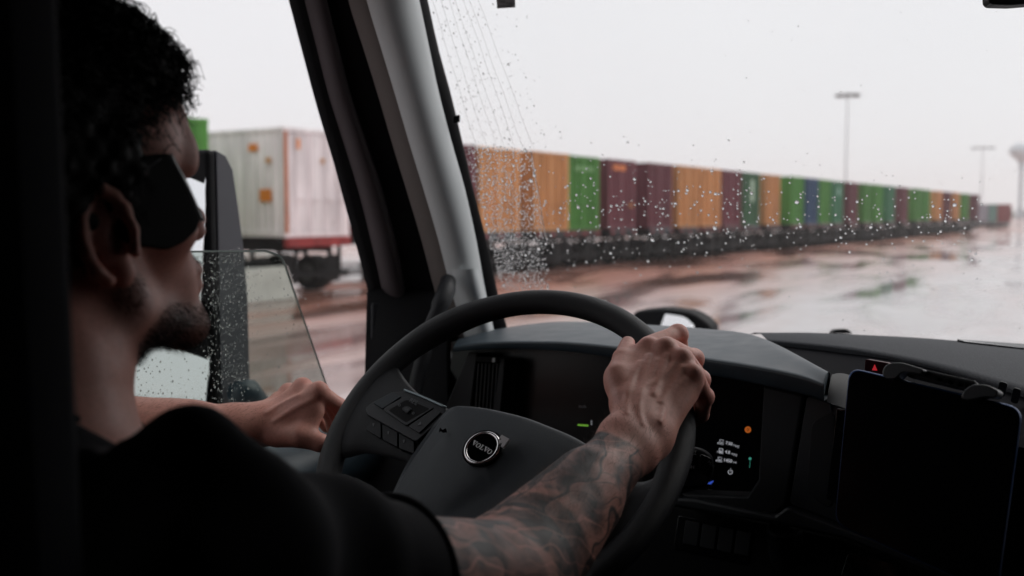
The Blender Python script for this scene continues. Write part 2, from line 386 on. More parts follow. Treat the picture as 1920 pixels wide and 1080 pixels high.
row = [
 (-19.85, GRN, "green shipping container at the left end of the row"),
 (-14.95, WHT, "rusty white shipping container with orange stickers"),
 (-8.75, BUR, "burgundy shipping container closest to the windshield pillar"),
 (-5.9, ORG, "orange shipping container behind the densest raindrops"),
 (-2.75, ORG, "orange shipping container just left of the nearest bright green one"),
 (.05, GRN, "bright green shipping container, the largest green in the windshield"),
 (3.3, BUR, "burgundy shipping container with an orange sign near its top"),
 (6.9, BUR, "burgundy shipping container right of the one with orange sign"),
 (9.95, ORG, "orange shipping container, left one of an adjoining orange pair"),
 (12.85, ORG, "orange shipping container, right one of an adjoining orange pair"),
 (15.8, BUR, "burgundy shipping container between orange pair and pale-streaked dark green"),
 (18.95, DGR, "dark green shipping container with a pale streak on its door"),
 (22.6, ORG, "narrow orange shipping container right of the pale-streaked dark green"),
 (T(1478), GRN, "green shipping container just left of the only blue one"),
 (T(1506), BLU, "navy blue shipping container, the only blue in the row"),
 (T(1535), GRN, "green shipping container just right of the only blue one"),
 (T(1564), TGR, "bluish green shipping container with pale panel by the lamp mast"),
 (T(1590), BUR, "burgundy shipping container just right of the tall lamp mast"),
 (T(1615), GRN, "green shipping container, first green right of the lamp mast"),
 (T(1636), GRN, "green shipping container, second green right of the lamp mast"),
 (T(1660), TGR, "bluish green shipping container left of the solitary far burgundy one"),
 (T(1685), BUR, "burgundy shipping container between two far groups of green ones"),
 (T(1713), GRN, "bright green shipping container just right of the solitary far burgundy"),
 (T(1734), GRN, "bright green shipping container just left of the far orange one"),
 (T(1757), ORG, "small orange shipping container right of the far bright greens"),
 (T(1774), BUR, "small burgundy shipping container squeezed between two far orange ones"),
 (T(1789), ORG, "last orange shipping container near the row's far end"),
 (T(1809), GRN, "last green shipping container near the row's far end"),
 (T(1827), BUR, "last burgundy shipping container closing the long row's far end"),
 (-24.2, ORG, "orange shipping container in door mirror, nearest the driver's neck"),
 (-28.2, GRN, 'green shipping container seen only in the lower door mirror'),
 (-32.0, BUR, 'burgundy shipping container seen only in the lower door mirror'),
 (-35.8, ORG, 'second orange shipping container seen only in the lower door mirror'),
 (-39.6, DGR, 'dark green shipping container seen only in the lower door mirror'),
]
def setcol(o, c):
    o.color = (*c, 1)
    for ch in o.children: setcol(ch, c)
def near(i): return 'under the ' + row[i][2].replace('shipping container', 'container')
cols = {ORG: 'orange', GRN: 'green', DGR: 'dark green', BUR: 'burgundy', BLU: 'blue', WHT: 'white', TGR: 'bluish green'}
row_objs = []
for i, (t, c, lab) in enumerate(row):
    k = copy_tree(CON) if i else CON
    jit = RNG.uniform(-.15, .15) if i > 2 else 0
    p = rowpt(t, jit); k.location = (p[0], p[1], DECK); k.rotation_euler = (0, 0, ROTZ)
    f = 1 + RNG.uniform(-.12, .12) if i > 1 else 1
    setcol(k, tuple(a * f for a in c)); tag(k, lab, 'container', 'shipping containers parked in a long row'); row_objs.append(k)
    h = copy_tree(CHA) if i else CHA
    h.location = (p[0], p[1], 0); h.rotation_euler = (0, 0, ROTZ); cc = [(.03, .028, .03), (.05, .02, .02), (.02, .02, .025), (.04, .05, .06)][i % 4]
    if i == 1: cc = (.30, .035, .035)
    setcol(h, cc); short = lab.split(',')[0]
    tag(h, 'chassis under the ' + lab.replace('shipping ', ''), 'trailer', 'trailer chassis under the containers')
    if i >= 29: pass
def plac(i, x0, x1, z0, z1, col, side=False, name='sticker', rough=.5):
    k = row_objs[i]; m = mat('sign_%s' % str(col), col, rough, var=.1)
    if side: o = MB().box((-.012, x0, z0), (.0, x1, z1)).build(name, m)
    else: o = MB().box((x0, -.004, z0), (x1, .016, z1)).build(name, m)
    return put(o, k)
OST = (.75, .22, .02)
plac(1, .42, .58, 2.35, 2.62, OST); plac(1, 1.38, 1.5, 2.0, 2.14, (.55, .3, .15))
plac(1, 1.0, 1.35, 2.30, 2.50, OST, True); plac(1, .5, .95, .95, 1.28, OST, True); plac(1, .5, .7, 1.98, 2.12, (.6, .3, .12), True)
cp = MB().box((-.012, -.014, .1), (.13, .0, CH - .1)); put(cp.build('corner_post', mat('rusty_orange', (.40, .13, .06), .7, var=.25, vscale=2)), row_objs[1])
plac(6, .35, 1.5, 2.45, 2.68, (.70, .20, .05), name='sign'); plac(11, .9, 1.5, 1.3, 2.5, (.38, .5, .38), name='panel'); plac(16, 1.0, 1.6, 1.9, 2.4, (.3, .5, .42), name='panel')
for q in range(7): plac(5, .45 + q * .22, .6 + q * .22, 2.32, 2.5, (.22, .42, .18), name='painted_letter')
plac(6, 1.9, 2.25, .9, 1.1, (.6, .25, .05), name='sticker')
# objects seen under / before the row
t_ = rowpt(-18.0, -1.2); b = MB(); b.add([(-1.0, -.3, 0), (1.0, -.3, 0), (1.0, .3, 0), (-1.0, .3, 0), (-.8, -.1, .85), (.8, -.1, .85), (.8, .1, .85), (-.8, .1, .85)],
    [(3, 2, 1, 0), (4, 5, 6, 7), (0, 1, 5, 4), (1, 2, 6, 5), (2, 3, 7, 6), (3, 0, 4, 7)])
o = b.build('concrete_barrier', mat('pale_concrete', (.55, .52, .5), .6, var=.15, vscale=3), bevel=.03)
pp = onP(492, 500, rowpt(-16.5, -.5), -NRM); o.location = (pp[0], pp[1], 0); o.rotation_euler = (0, 0, ROTZ + .1)
tag(o, 'pale concrete barrier on the ground left of the white container', 'barrier')
# second far row
for px, c, lab in ((1836, LIL, 'pale lilac grey container standing beyond the far end of the row'), (1855, TEA, 'pale teal container between the lilac grey and the far red one'), (1871, RED, 'far red container, rightmost in the photo')):
    k = copy_tree(CON); p = P(px, 401, 165); k.location = (p[0], p[1], .9); a = math.atan2(RIGHT[1], RIGHT[0]); k.rotation_euler = (0, 0, a + .15)
    setcol(k, c); tag(k, lab, 'container', 'containers beyond the end of the row')
    h = copy_tree(CHA); h.location = (p[0], p[1], -.68); h.rotation_euler = k.rotation_euler; h.scale = (1, 1, 1)
    h.location = (p[0], p[1], 0); h.scale = (1, 1, .9 / DECK); tag(h, 'dark chassis under the ' + lab, 'trailer', 'chassis beyond the end of the row')

# lamp masts, water tower, far trees
def mast(px, depth, pytop, lab, pole_r):
    p = P(px, 401, depth); zt = 2.2 + (401 - pytop) / CF * depth; r = empty('lamp_mast', (p[0], p[1], 0)); tag(r, lab, 'lamp mast', 'lamp masts over the yard')
    mb = MB().tube([(0, 0, 0), (0, 0, zt * .5), (0, 0, zt)], [pole_r, pole_r * .8, pole_r * .55], 10); put(mb.build('pole', M_GALV), r)
    ring = MB(); n = 8; rr = depth * .0098
    for k in range(24):
        a, b_ = 2 * math.pi * k / 24, 2 * math.pi * (k + 1) / 24
        ring.tube([(rr * .8 * math.cos(a), rr * .8 * math.sin(a), zt - .3), (rr * .8 * math.cos(b_), rr * .8 * math.sin(b_), zt - .3)], .07, 6)
    for k in range(4):
        a = math.pi * k / 2; ring.tube([(0, 0, zt - .3), (rr * .8 * math.cos(a), rr * .8 * math.sin(a), zt - .3)], .06, 6)
    put(ring.build('head_ring', M_GALV), r)
    for k in range(n):
        a = 2 * math.pi * k / n + .2; x, y = rr * math.cos(a), rr * math.sin(a)
        put(MB().box((x - .35, y - .35, zt - .55), (x + .35, y + .35, zt - .2)).build('floodlight', mat('lamp_housing', (.16, .17, .18), .5), bevel=.05), r)
mast(1584, 147, 177, 'tall lamp mast rising behind the row, the nearer and taller in view', .15)
mast(1839, 260, 276, 'faint distant lamp mast just left of the water tower', .20)
p = P(1912, 401, 480); r = empty('water_tower', (p[0], p[1], 0)); tag(r, 'pale water tower with a bulb tank at the right edge of the photo', 'water tower')
s = 480 / CF; zt = 2.2 + 133 * s
def lathe(prof, seg=32):
    vs = []; fs = []
    for (rr, z) in prof:
        for k in range(seg): vs.append((rr * math.cos(2 * math.pi * k / seg), rr * math.sin(2 * math.pi * k / seg), z))
    for i in range(len(prof) - 1):
        for k in range(seg): k2 = (k + 1) % seg; fs.append((i * seg + k, i * seg + k2, (i + 1) * seg + k2, (i + 1) * seg + k))
    return MB().add(vs, fs)
put(lathe([(.01, zt), (12 * s, zt - 3 * s), (20 * s, zt - 9 * s), (23 * s, zt - 16 * s), (20 * s, zt - 23 * s), (11 * s, zt - 31 * s), (5 * s, zt - 38 * s)]).build('tank', mat('tower_white', (.50, .56, .60), .4, var=.08, vscale=.2), smooth=True), r)
put(lathe([(5 * s, zt - 38 * s), (3.2 * s, zt - 55 * s), (3.2 * s, 6), (7 * s, 0)]).build('column', mat('tower_shaft', (.36, .42, .47), .5), smooth=True), r)
tb = MB()
for k in range(260):
    x = 640 + 0; q = P(1850 + RNG.uniform(-60, 900), 401, 560 + RNG.uniform(-40, 60)); hh = RNG.uniform(1.5, 5); ww = hh * RNG.uniform(.7, 1.3)
    vs = [(q[0] + ww * RNG.normal() * .7, q[1] + ww * RNG.normal() * .7, max(0, hh * RNG.uniform(-.1, 1.1))) for _ in range(9)]
    tb.add(vs, [(0, 1, 2), (3, 4, 5), (6, 7, 8), (0, 4, 8), (2, 3, 7), (1, 5, 6)])
o = tb.build('treeline', mat('far_foliage', (.05, .08, .06), .9)); tag(o, 'low dark far-off treeline along the horizon at the right edge', 'trees', kind='stuff')

# ================================================================== the truck
ZERO = np.zeros(3)
TR = empty('truck', (0, 0, 0)); tag(TR, 'dark truck cab seen from inside, with steering wheel, dashboard and wet windshield', 'truck')
def cab(o): return put(o, TR)
# ---- cab lining: floor, back, roof, right side (window left out, walled up to cut light), door below the sill
sh = MB()
sh.box((-1.12, -.95, .95), (1.12, 1.9, 1.0))                 # floor
sh.box((-1.12, -1.0, 1.0), (1.12, -.95, 3.05))               # rear partition
sh.box((-1.12, -.95, 3.0), (1.12, 1.02, 3.05))               # roof
sh.box((-1.12, .86, 2.60), (1.12, 1.38, 3.0))                # header over the windshield
sh.box((1.04, -.95, 1.0), (1.12, 1.0, 3.0)); sh.box((1.04, 1.0, 1.0), (1.12, 1.62, 3.0))
sh.box((-1.12, -.95, 1.9), (-1.04, .1, 3.0)); sh.box((-1.12, .1, 2.62), (-1.04, 1.3, 3.0))
cab(sh.build('cab_lining', M_LINING))
ck = MB(); ck.box((-1.16, -.95, .6), (-1.121, .1, 3.1)); ck.box((-1.16, .1, .6), (-1.121, 1.8, 1.80)); cab(ck.build('cab_outer_skin', M_WHITE))
# hood of the truck ahead of the windshield, below the sight line
rows = []
for y, zc, hw in ((1.86, 1.72, .95), (2.1, 1.72, .93), (2.6, 1.66, .88), (3.1, 1.56, .8), (3.45, 1.36, .72), (3.55, .9, .7)):
    rows.append([(hw * math.sin(a), y, zc - .30 * (1 - math.cos(a)) * 1.2) for a in np.linspace(-math.pi / 2, math.pi / 2, 15)])
cab(gridsurf('hood', rows, M_WHITE, thick=.01))
# ---- door (left)
dr = MB(); dr.box((-1.119, .1, 1.0), (-.93, 1.62, 1.80))
door = cab(dr.build('door', M_BLACK, bevel=.02))
sill = []
for y in np.linspace(.1, 1.50, 12):
    sill.append([(-1.10, y, 1.80), (-1.06, y, 1.845), (-1.0, y, 1.852), (-.955, y, 1.842), (-.935, y, 1.815), (-.928, y, 1.77)])
put(gridsurf('armrest_sill', sill, M_HOOD, thick=.004), door)
# frame of the door window and pillar
def dp(y): return 1.60 + .00039 * y
def dpw(y): return 1.61 + .00057 * y
def column(name, rows, bulge, back, m, parent=None, seg=9, dd=0, rough=None):
    """rows: (y, xl, xr) in pixels of its two edges along the pillar"""
    rr = [tuple(r_) for r_ in interp(rows, 28)]; G = []
    for (y, xl, xr) in rr:
        a = P(xl, y, dp(y) + dd); b = P(xr, y, dp(y) + dd + .02); ax = unit(b - a); v = unit(CAM - (a + b) / 2); v = unit(v - ax * (v @ ax))
        wd = np.linalg.norm(b - a); line = [a - v * back]
        for k in range(seg):
            u = k / (seg - 1); line.append(a + (b - a) * u + v * bulge * math.sin(math.pi * u) ** .7)
        line.append(b - v * back); G.append(line)
    return gridsurf(name, G, m, parent)
fr_rows = [(-420, 430, 585), (-150, 500, 650), (0, 541, 690), (80, 562, 708), (200, 594, 735), (300, 624, 765), (400, 651, 790), (480, 673, 812), (545, 689, 830), (570, 692, 836)]
wf = column('window_frame', fr_rows, .004, .04, M_BLACK, dd=.03); cab(wf)
cab(column('seal_strip', [(-420, 470, 508), (-150, 543, 575), (0, 581, 611), (90, 602, 635), (178, 623, 658), (270, 651, 689), (355, 676, 718), (460, 702, 745), (540, 720, 760), (565, 725, 763)], .018, .02, M_FRAMETRIM, dd=.02))
tp = [(-420, 545, 690), (-150, 622, 752), (0, 661, 786), (90, 690, 805), (178, 718, 824), (270, 745, 848), (355, 771, 872), (450, 800, 893), (533, 822, 908), (600, 842, 922), (680, 862, 940)]
pil = column('pillar_trim', tp, .060, .03, M_TRIM); cab(pil)
put(column('pillar_dark_strip', [(y, a - 1, a + .40 * (b - a)) for (y, a, b) in tp], .034, .02, mat('pillar_dark_brown', (.13, .115, .11), .85, spec=.15, bump=.3, bscale=500), dd=-.014), pil)  # darker brownish strip laid over the left part of the trim
col2 = column('pillar_foot_cover', [(505, 832, 896), (560, 846, 909), (640, 866, 926)], .058, .01, M_TRIM, dd=-.018); put(col2, pil)
cab(column('windshield_seal', [(-420, 683, 708), (-150, 746, 768), (-30, 775, 795), (0, 782, 802), (90, 803, 822), (178, 822, 846), (270, 845, 868), (355, 868, 888), (450, 890, 912), (533, 906, 930), (560, 911, 936), (640, 928, 958)], .002, .02, M_BLACK, dd=.05))
cab(prism('seal_clip', [P(850, 217, 1.70), (P(862, 215, 1.70)), (P(862, 227, 1.70)), (P(850, 231, 1.70))], .01, M_BLACK, bevel=.001))
cab(prism('door_frame', [P(687, 545, 1.83), P(700, 540, 1.83), P(838, 545, 1.86), P(850, 1100, 1.5), P(640, 1100, 1.5), P(682, 760, 1.74)], .05, M_BLACK, bevel=.004))
put(prism('frame_cover', [P(697, 566, 1.81), P(768, 570, 1.83), P(772, 700, 1.79), P(694, 700, 1.77)], .02, M_DARK, bevel=.004), wf)
# grab handle
hp = interp([P(840, 528, 1.74), P(836, 548, 1.70), P(822, 580, 1.68), P(806, 620, 1.67), P(793, 670, 1.66), P(781, 720, 1.65), P(772, 780, 1.63)], 24)
cab(MB().tube(hp, [.014] * 3 + [.0155] * 5 + [.0125] * 16, 16).build('grab_handle', M_DARK, smooth=True))
# ---- windshield
WT = .6
def ws(px, py): return onP(px, py, np.array([0, 1.76, 1.98]), unit([0, -1, -WT]))
def wsp(x, z): return np.array([x, 1.76 - WT * (z - 1.98), z])
wpts = [wsp(-1.0, 1.93), wsp(-.93, 2.9), wsp(.93, 2.9), wsp(1.02, 1.93)]
wn = unit([0, -1, -WT])
wsh = cab(mesh('windshield', wpts, [(0, 1, 2, 3)], M_GLASS))
# ---- side window, partly lowered
GX = -1.075
sg = roundpoly([(120, 473), (498, 471), (528, 480), (612, 722), (650, 840), (120, 860)], [0, 6, 34, 10, 0, 0], 6)
sgp = [onX(x, y, GX) for x, y in sg]
sg_o = cab(mesh('side_window', sgp, [tuple(range(len(sgp)))], M_SGLASS))
ed = MB().tube([p for p in sgp[:-2]], .0016, 6); put(ed.build('glass_edge', mat('glass_edge', (.30, .36, .34), .2)), sg_o)

# ---- door mirror
MX0, MX1 = -1.40, -1.70; MY = onX(381, 450, MX0)[1] + .036
side = [(381, 283), (400, 281), (424, 292), (437, 318), (447, 385), (458, 470), (465, 560), (470, 750), (470, 880), (381, 880)]
sp3 = [onX(x, y, MX0) for x, y in side]
sp3 = [np.array([p[0], max(p[1], MY + .004), p[2]]) for p in sp3]
mir = prism('door_mirror', sp3, .30, mat('mirror_housing', (.045, .045, .056), .5, bump=.25, bscale=500, var=.1), bevel=.012, n=np.array([1., 0, 0]), seg=3); cab(mir)
zt, zb = sp3[0][2], sp3[-1][2]; zm0 = onX(381, 645, MX0)[2]; zm1 = onX(381, 630, MX0)[2]
put(MB().box((MX1 - .002, MY - .022, zb), (MX0 + .002, MY + .003, zt + .004)).build('mirror_rim', M_BLACK, bevel=.01), mir)
def mglass(x0, x1, z0, z1, tiltx, rotz, name):
    c = np.array([(x0 + x1) / 2, MY - .040, (z0 + z1) / 2]); hw, hh = (x1 - x0) / 2, (z1 - z0) / 2
    out = roundpoly([(-hw, -hh), (hw, -hh), (hw, hh), (-hw, hh)], .018, 5); Rm = np.array(Matrix.Rotation(rotz, 3, 'Z') @ Matrix.Rotation(tiltx, 3, 'X'))
    pts = [c + Rm @ np.array([p[0], 0, p[1]]) for p in out]
    return put(prism(name, pts, .003, M_MIRROR, n=Rm @ np.array([0, -1., 0])), mir)
mglass(MX1 + .012, MX0 - .004, zm1, zt - .018, R(-6), R(2), 'upper_mirror_glass')
mglass(MX1 + .012, MX0 - .004, zb + .02, zm0, R(-9.5), R(2), 'lower_mirror_glass')
arm = MB().tube([np.array([MX0 - .02, MY + .07, zb + .03]), np.array([-1.25, 1.60, zb - .02]), np.array([-1.12, 1.62, zb - .05])], [.03, .03, .035], 12)
put(arm.build('mirror_arm', M_DARK, smooth=True), mir)
put(MB().tube([onX(440, 735, MX0 + .05), onX(462, 737, MX0 + .05), onX(478, 760, MX0 + .05)], [.02, .03, .03], 14).build('mirror_joint', M_HOOD, smooth=True), mir)
# ---- hood mirror, seen through the foot of the windshield
hm = roundpoly([(1180, 620), (1186, 584), (1240, 578), (1300, 586), (1334, 612), (1330, 640), (1190, 640)], [4, 12, 20, 20, 14, 8, 8], 5)
HY = 2.95
hmo = prism('hood_mirror', [onY(x, y, HY) for x, y in hm], .10, M_BLACK, bevel=.012, n=np.array([0, -1., 0])); cab(hmo)
hg = roundpoly([(1200, 612), (1206, 592), (1245, 588), (1285, 594), (1302, 612), (1300, 628), (1204, 628)], 10, 4)
tn = unit([-.35, -1, .13]); c0 = onY(1250, 606, HY - .006)
put(prism('mirror_glass', [onP(x, y, c0, tn) for x, y in hg], .002, M_MIRROR, n=tn), hmo)
put(MB().tube([onY(1320, 625, HY + .05), onY(1325, 690, HY + .05), onY(1330, 760, HY)], .02, 10).build('mirror_stalk', M_BLACK, smooth=True), hmo)

# ================================================================== dashboard
db = MB()
db.box((-1.03, 1.52, 1.0), (1.1, 1.80, 1.93))
db.box((.16, 1.16, 1.0), (1.038, 1.521, 1.80))
DB = cab(db.build('dashboard', M_BLACK, bevel=.01))
def d(o): return put(o, DB)
front = [(850, 652, 1.42), (900, 644, 1.40), (1000, 642, 1.385), (1100, 646, 1.36), (1250, 664, 1.31), (1400, 686, 1.26), (1500, 706, 1.225), (1545, 722, 1.205)]
back = [(868, 637, 1.62), (930, 618, 1.68), (1000, 607, 1.72), (1060, 603, 1.73), (1180, 607, 1.72), (1330, 617, 1.62), (1430, 634, 1.47), (1556, 700, 1.25)]
low = [(850, 660, 1.425), (900, 655, 1.405), (1000, 655, 1.39), (1100, 663, 1.365), (1250, 688, 1.315), (1400, 716, 1.265), (1500, 738, 1.23), (1545, 752, 1.21)]
N_ = 40
F3 = [onY(*a) for a in interp(front, N_)]; B3 = [onY(*a) for a in interp(back, N_)]; L3 = [onY(*a) for a in interp(low, N_)]
G = [[l + np.array([0, .06, -.002]) for l in L3], L3, [f * .15 + l * .85 for f, l in zip(F3, L3)], [f * .85 + l * .15 + np.array([0, -.001, 0]) for f, l in zip(F3, L3)], F3]
for u in np.linspace(.05, 1, 10):
    G.append([f * (1 - u) + b_ * u + np.array([0, 0, .007 * math.sin(math.pi * u)]) for f, b_ in zip(F3, B3)])
G.append([b_ + np.array([0, .02, -.05]) for b_ in B3])
hd_ = gridsurf('instrument_hood', G, M_HOOD); d(hd_)
d(mesh('hood_end', [g_[-1] + np.array([-.0012, 0, 0]) for g_ in G[1:-1]], [tuple(range(len(G) - 2))], M_HOOD))
# hood end cap on the right, beyond the seam
def surf(name, a, b, m, n=10, bulge=0, rows_=6, drop=None):
    A = [onY(*q) for q in interp(a, n)]; B = [onY(*q) for q in interp(b, n)]; G = []
    if drop is not None: G.append([p + np.asarray(drop) for p in A])
    for u in np.linspace(0, 1, rows_): G.append([p * (1 - u) + q * u + np.array([0, 0, bulge * math.sin(math.pi * u)]) for p, q in zip(A, B)])
    return gridsurf(name, G, m)
d(surf('hood_end_cap', [(1550, 754, 1.208), (1575, 762, 1.2), (1640, 790, 1.18)], [(1560, 702, 1.25), (1590, 702, 1.27), (1680, 735, 1.27)], M_DARK, bulge=.004))
# upper dash: long fabric pad on the right, and the smooth shelf under it
d(surf('dash_pad', [(1440, 640, 1.60), (1560, 652, 1.50), (1640, 664, 1.44), (1760, 690, 1.36), (1920, 738, 1.25), (2200, 830, 1.1)],
       [(1405, 627, 1.75), (1500, 624, 1.75), (1620, 628, 1.75), (1760, 636, 1.74), (1920, 652, 1.73), (2300, 690, 1.7)], M_FAB, n=30, bulge=.008, rows_=10, drop=(0, .03, -.03)))
d(surf('dash_shelf', [(1520, 700, 1.36), (1600, 738, 1.25), (1700, 770, 1.2), (1920, 840, 1.1), (2200, 900, 1.0)],
       [(1440, 644, 1.62), (1560, 656, 1.52), (1700, 678, 1.41), (1920, 742, 1.26), (2200, 834, 1.12)], M_LINING, n=24))
d(prism('wiper_nozzle', [P(1560, 626, 2.2), P(1568, 618, 2.2), P(1590, 617, 2.2), P(1600, 626, 2.2)], .03, M_BLACK, bevel=.003))
d(prism('defroster_slot', [onY(1795, 636, 1.70), onY(1925, 645, 1.70), onY(1925, 653, 1.68), (onY(1810, 640, 1.68))], .004, M_GLOSSBLK))
# instrument recess: back wall, displays
IP = np.array([0, 1.50, 1.9]); IN = unit([0, -1, .12])
def ip(px, py): return onP(px, py, IP, IN)
d(prism('instrument_panel', [ip(850, 640), ip(1120, 640), ip(1400, 690), ip(1560, 730), ip(1520, 1000), ip(1200, 980), ip(820, 940)], .01, M_SCREEN))
e = .0015
def lit(name, s_, x0, y0, x1, y1, m, **k): return d(text(name, s_, ip(x0, y0), ip(x1, y1), IN, m, None, depth=e, **k))
lit('display_text', '7.03', 1361, 832.5, 1373.5, 835, M_GLOWW, bold=.03); lit('display_text', 'mpg', 1375, 836, 1386, 838.5, M_GLOWW)
lit('display_text', '4.8', 1359.5, 849, 1369, 851, M_GLOWW, bold=.03); lit('display_text', 'mpg', 1371.5, 852, 1382, 854.5, M_GLOWW)
lit('display_text', '1450', 1358, 865, 1373, 867.5, M_GLOWW, bold=.03); lit('display_text', 'mi', 1375, 868, 1381, 869, M_GLOWW)
lit('display_text', 'FLIP PNL', 1357, 926, 1377, 930, M_GLOWW); lit('display_text', 'MENU', 1327, 919, 1336, 920.5, M_MARK)
for (x, y) in ((1353, 828.5), (1352, 845), (1350, 861)):
    d(prism('fuel_icon', [ip(x - 4, y - 5), ip(x + 4, y - 4), ip(x + 4, y + 6), ip(x - 4, y + 5)], .001, M_GLOWW, n=IN))
    d(prism('fuel_icon', [ip(x - 8, y + 1), ip(x - 4.5, y + 0), ip(x - 4.5, y + 4), ip(x - 8, y + 4)], .001, M_GLOWW, n=IN))
    for q in d(prism('icon_window', [ip(x - 2, y - 3), ip(x + 2, y - 2.5), ip(x + 2, y), ip(x - 2, y - .5)], .001, M_SCREEN, n=IN)),: q.location = V(IN * .0008)
def ringp(cx, cy, r0, r1, a0, a1, m, name, f=ip, nrm=IN, lift=.0006):
    mb = MB(); n = 20; vs = []
    for k in range(n + 1):
        a = a0 + (a1 - a0) * k / n
        for r_ in (r0, r1): vs.append(f(cx + r_ * math.cos(a), cy + r_ * math.sin(a)) + nrm * lift)
    mb.add(vs, [(2 * k, 2 * k + 1, 2 * k + 3, 2 * k + 2) for k in range(n)]); return mb.build(name, m)
d(ringp(1369.5, 885, 3.2, 4.6, R(-60), R(240), M_GLOWW, 'power_icon')); d(prism('power_icon', [ip(1369, 878), ip(1370.6, 878), ip(1370.4, 885), ip(1369, 885)], .0008, M_GLOWW, n=IN))
d(ringp(1402.5, 805.5, 0, 6, 0, 2 * math.pi, M_GLOWO, 'warning_light')); 
for q in (ringp(1402.5, 805.5, 2.9, 3.5, 0, 2 * math.pi, M_SCREEN, 'warning_light_mark', lift=.0011),): d(q)
d(prism('warning_light_mark', [ip(1402, 803), ip(1403.2, 803), ip(1403.2, 808), ip(1402, 808)], .0005, M_SCREEN, n=IN)).location = V(IN * .0012)
d(ringp(1406.5, 860, 0, 2.6, 0, 2 * math.pi, M_GLOWT, 'gauge_dot')); d(prism('gauge_line', [ip(1406, 863), ip(1407, 863), ip(1406, 877), ip(1404.8, 877)], .0005, M_GLOWT, n=IN))
d(prism('blue_light', [ip(1326, 907), ip(1336, 901), ip(1338, 902), ip(1333, 908)], .0005, M_GLOWB, n=IN))
d(prism('gauge_bar', [ip(1083, 795), ip(1103, 796.5), ip(1103, 799.5), ip(1083, 798)], .0005, M_GLOWG, n=IN))
d(prism('gauge_mark', [ip(1108, 788), ip(1110, 788), ip(1110, 797), ip(1108, 797)], .0005, M_GLOWW, n=IN)); lit('display_text', 'km/h', 1086, 764, 1099, 765, M_MARK)
# frame round the vent left of the instruments
VP_ = np.array([0, 1.44, 1.9])
def vp(px, py, off=0): return onP(px, py, VP_ + np.array([0, off, 0]), IN)
d(prism('vent_frame', [vp(877, 661), vp(895, 661), vp(872, 860), vp(800, 860), vp(834, 765)], .05, M_DARK, bevel=.003))
d(prism('vent_frame', [vp(937, 672), vp(947, 672), vp(936, 800), vp(922, 800)], .05, M_DARK, bevel=.002))
d(prism('vent_bar', [vp(893, 667), vp(942, 670), vp(941, 681), vp(890, 679)], .04, M_BLACK, bevel=.002))
d(prism('vent_tab', [vp(923, 671, -.01), vp(929, 671, -.01), vp(928, 679, -.01), vp(922, 679, -.01)], .01, M_TRIM, bevel=.001))
for k in range(6):
    x = 896 + k * 7; d(prism('vent_slat', [vp(x, 682), vp(x + 2.2, 682), vp(x - 6, 800), vp(x - 8.5, 800)], .03, M_DARK))
# right wing of the instrument recess and console panels
WPt = np.array([-.25, 1.28, 1.9]); WN = unit([-.25, -1, .1])
def wp(px, py, off=0): return onP(px, py, WPt + np.array([0, off, 0]), WN)
d(prism('recess_wing', [wp(1430, 722), wp(1508, 740), wp(1474, 946), wp(1452, 968), wp(1290, 938), wp(1272, 925), wp(1400, 930), wp(1420, 900)], .05, M_DARK, bevel=.006))
d(prism('console_panel', roundpoly([wp(1513, 742), wp(1592, 768), wp(1585, 985), wp(1535, 965), wp(1480, 945)], .006, 3), .05, M_GREY, bevel=.004))
d(prism('console_inset', roundpoly([wp(1520, 790, -.002), wp(1566, 770, -.002), wp(1560, 958, -.002), wp(1518, 930, -.002), wp(1512, 915, -.002)], .012, 4), .004, M_DARK, bevel=.002))
d(prism('console_gap', [wp(1568, 765, -.004), wp(1600, 770, -.004), wp(1596, 960, -.004), wp(1548, 935, -.004)], .01, M_GLOSSBLK, bevel=.002))
d(prism('lower_ledge', [wp(1262, 932, -.01), wp(1300, 934, -.01), wp(1452, 966, -.01), wp(1475, 948, -.01), wp(1520, 965, -.01), wp(1640, 1010, -.01), wp(1760, 1060, -.01), wp(1900, 1110, -.01), wp(1900, 1140, -.01), wp(1580, 1010, -.01), wp(1460, 985, -.01), wp(1255, 950, -.01)], .05, M_GREY, bevel=.006))
LPt = np.array([-.3, 1.30, 1.7]); LN = unit([-.15, -1, .35])
def lp(px, py, off=0): return onP(px, py, LPt + np.array([0, off, 0]), LN)
d(prism('lower_panel', [lp(1180, 940), lp(1270, 948), lp(1460, 984), lp(1580, 1008), lp(1900, 1138), lp(1960, 1300), lp(1000, 1300), lp(1040, 960)], .06, M_BLACK, bevel=.006))
d(prism('switch_bank', roundpoly([lp(1272, 966, -.003), lp(1416, 994, -.003), lp(1402, 1058, -.003), lp(1262, 1030, -.003)], .004, 3), .01, M_GLOSSBLK, bevel=.001))
for k in range(4):
    x = 1285 + k * 32; y = 975 + k * 6.2
    d(prism('rocker_switch', roundpoly([lp(x, y, -.006), lp(x + 28, y + 5.5, -.006), lp(x + 22, y + 50, -.006), lp(x - 6, y + 44.5, -.006)], .002, 3), .01, M_DARK, bevel=.0015))
# headlight switch knob at the foot of the panel
kb = MB(); c = lp(1470, 985, -.02); kb.cyl(c, c + np.array([.003, .05, -.14]), .023, 24)
kn = d(kb.build('headlight_knob', M_DARK, bevel=.006)); 
put(ringp(1473, 972, 3.0, 4.0, R(-90), R(90), M_MARK, 'headlight_symbol', f=lambda x, y: lp(x, y, -.062)), DB)
put(text('symbol_lines', 'ID', lp(1462, 974, -.062), lp(1470, 976, -.062), LN, M_MARK, None), DB)
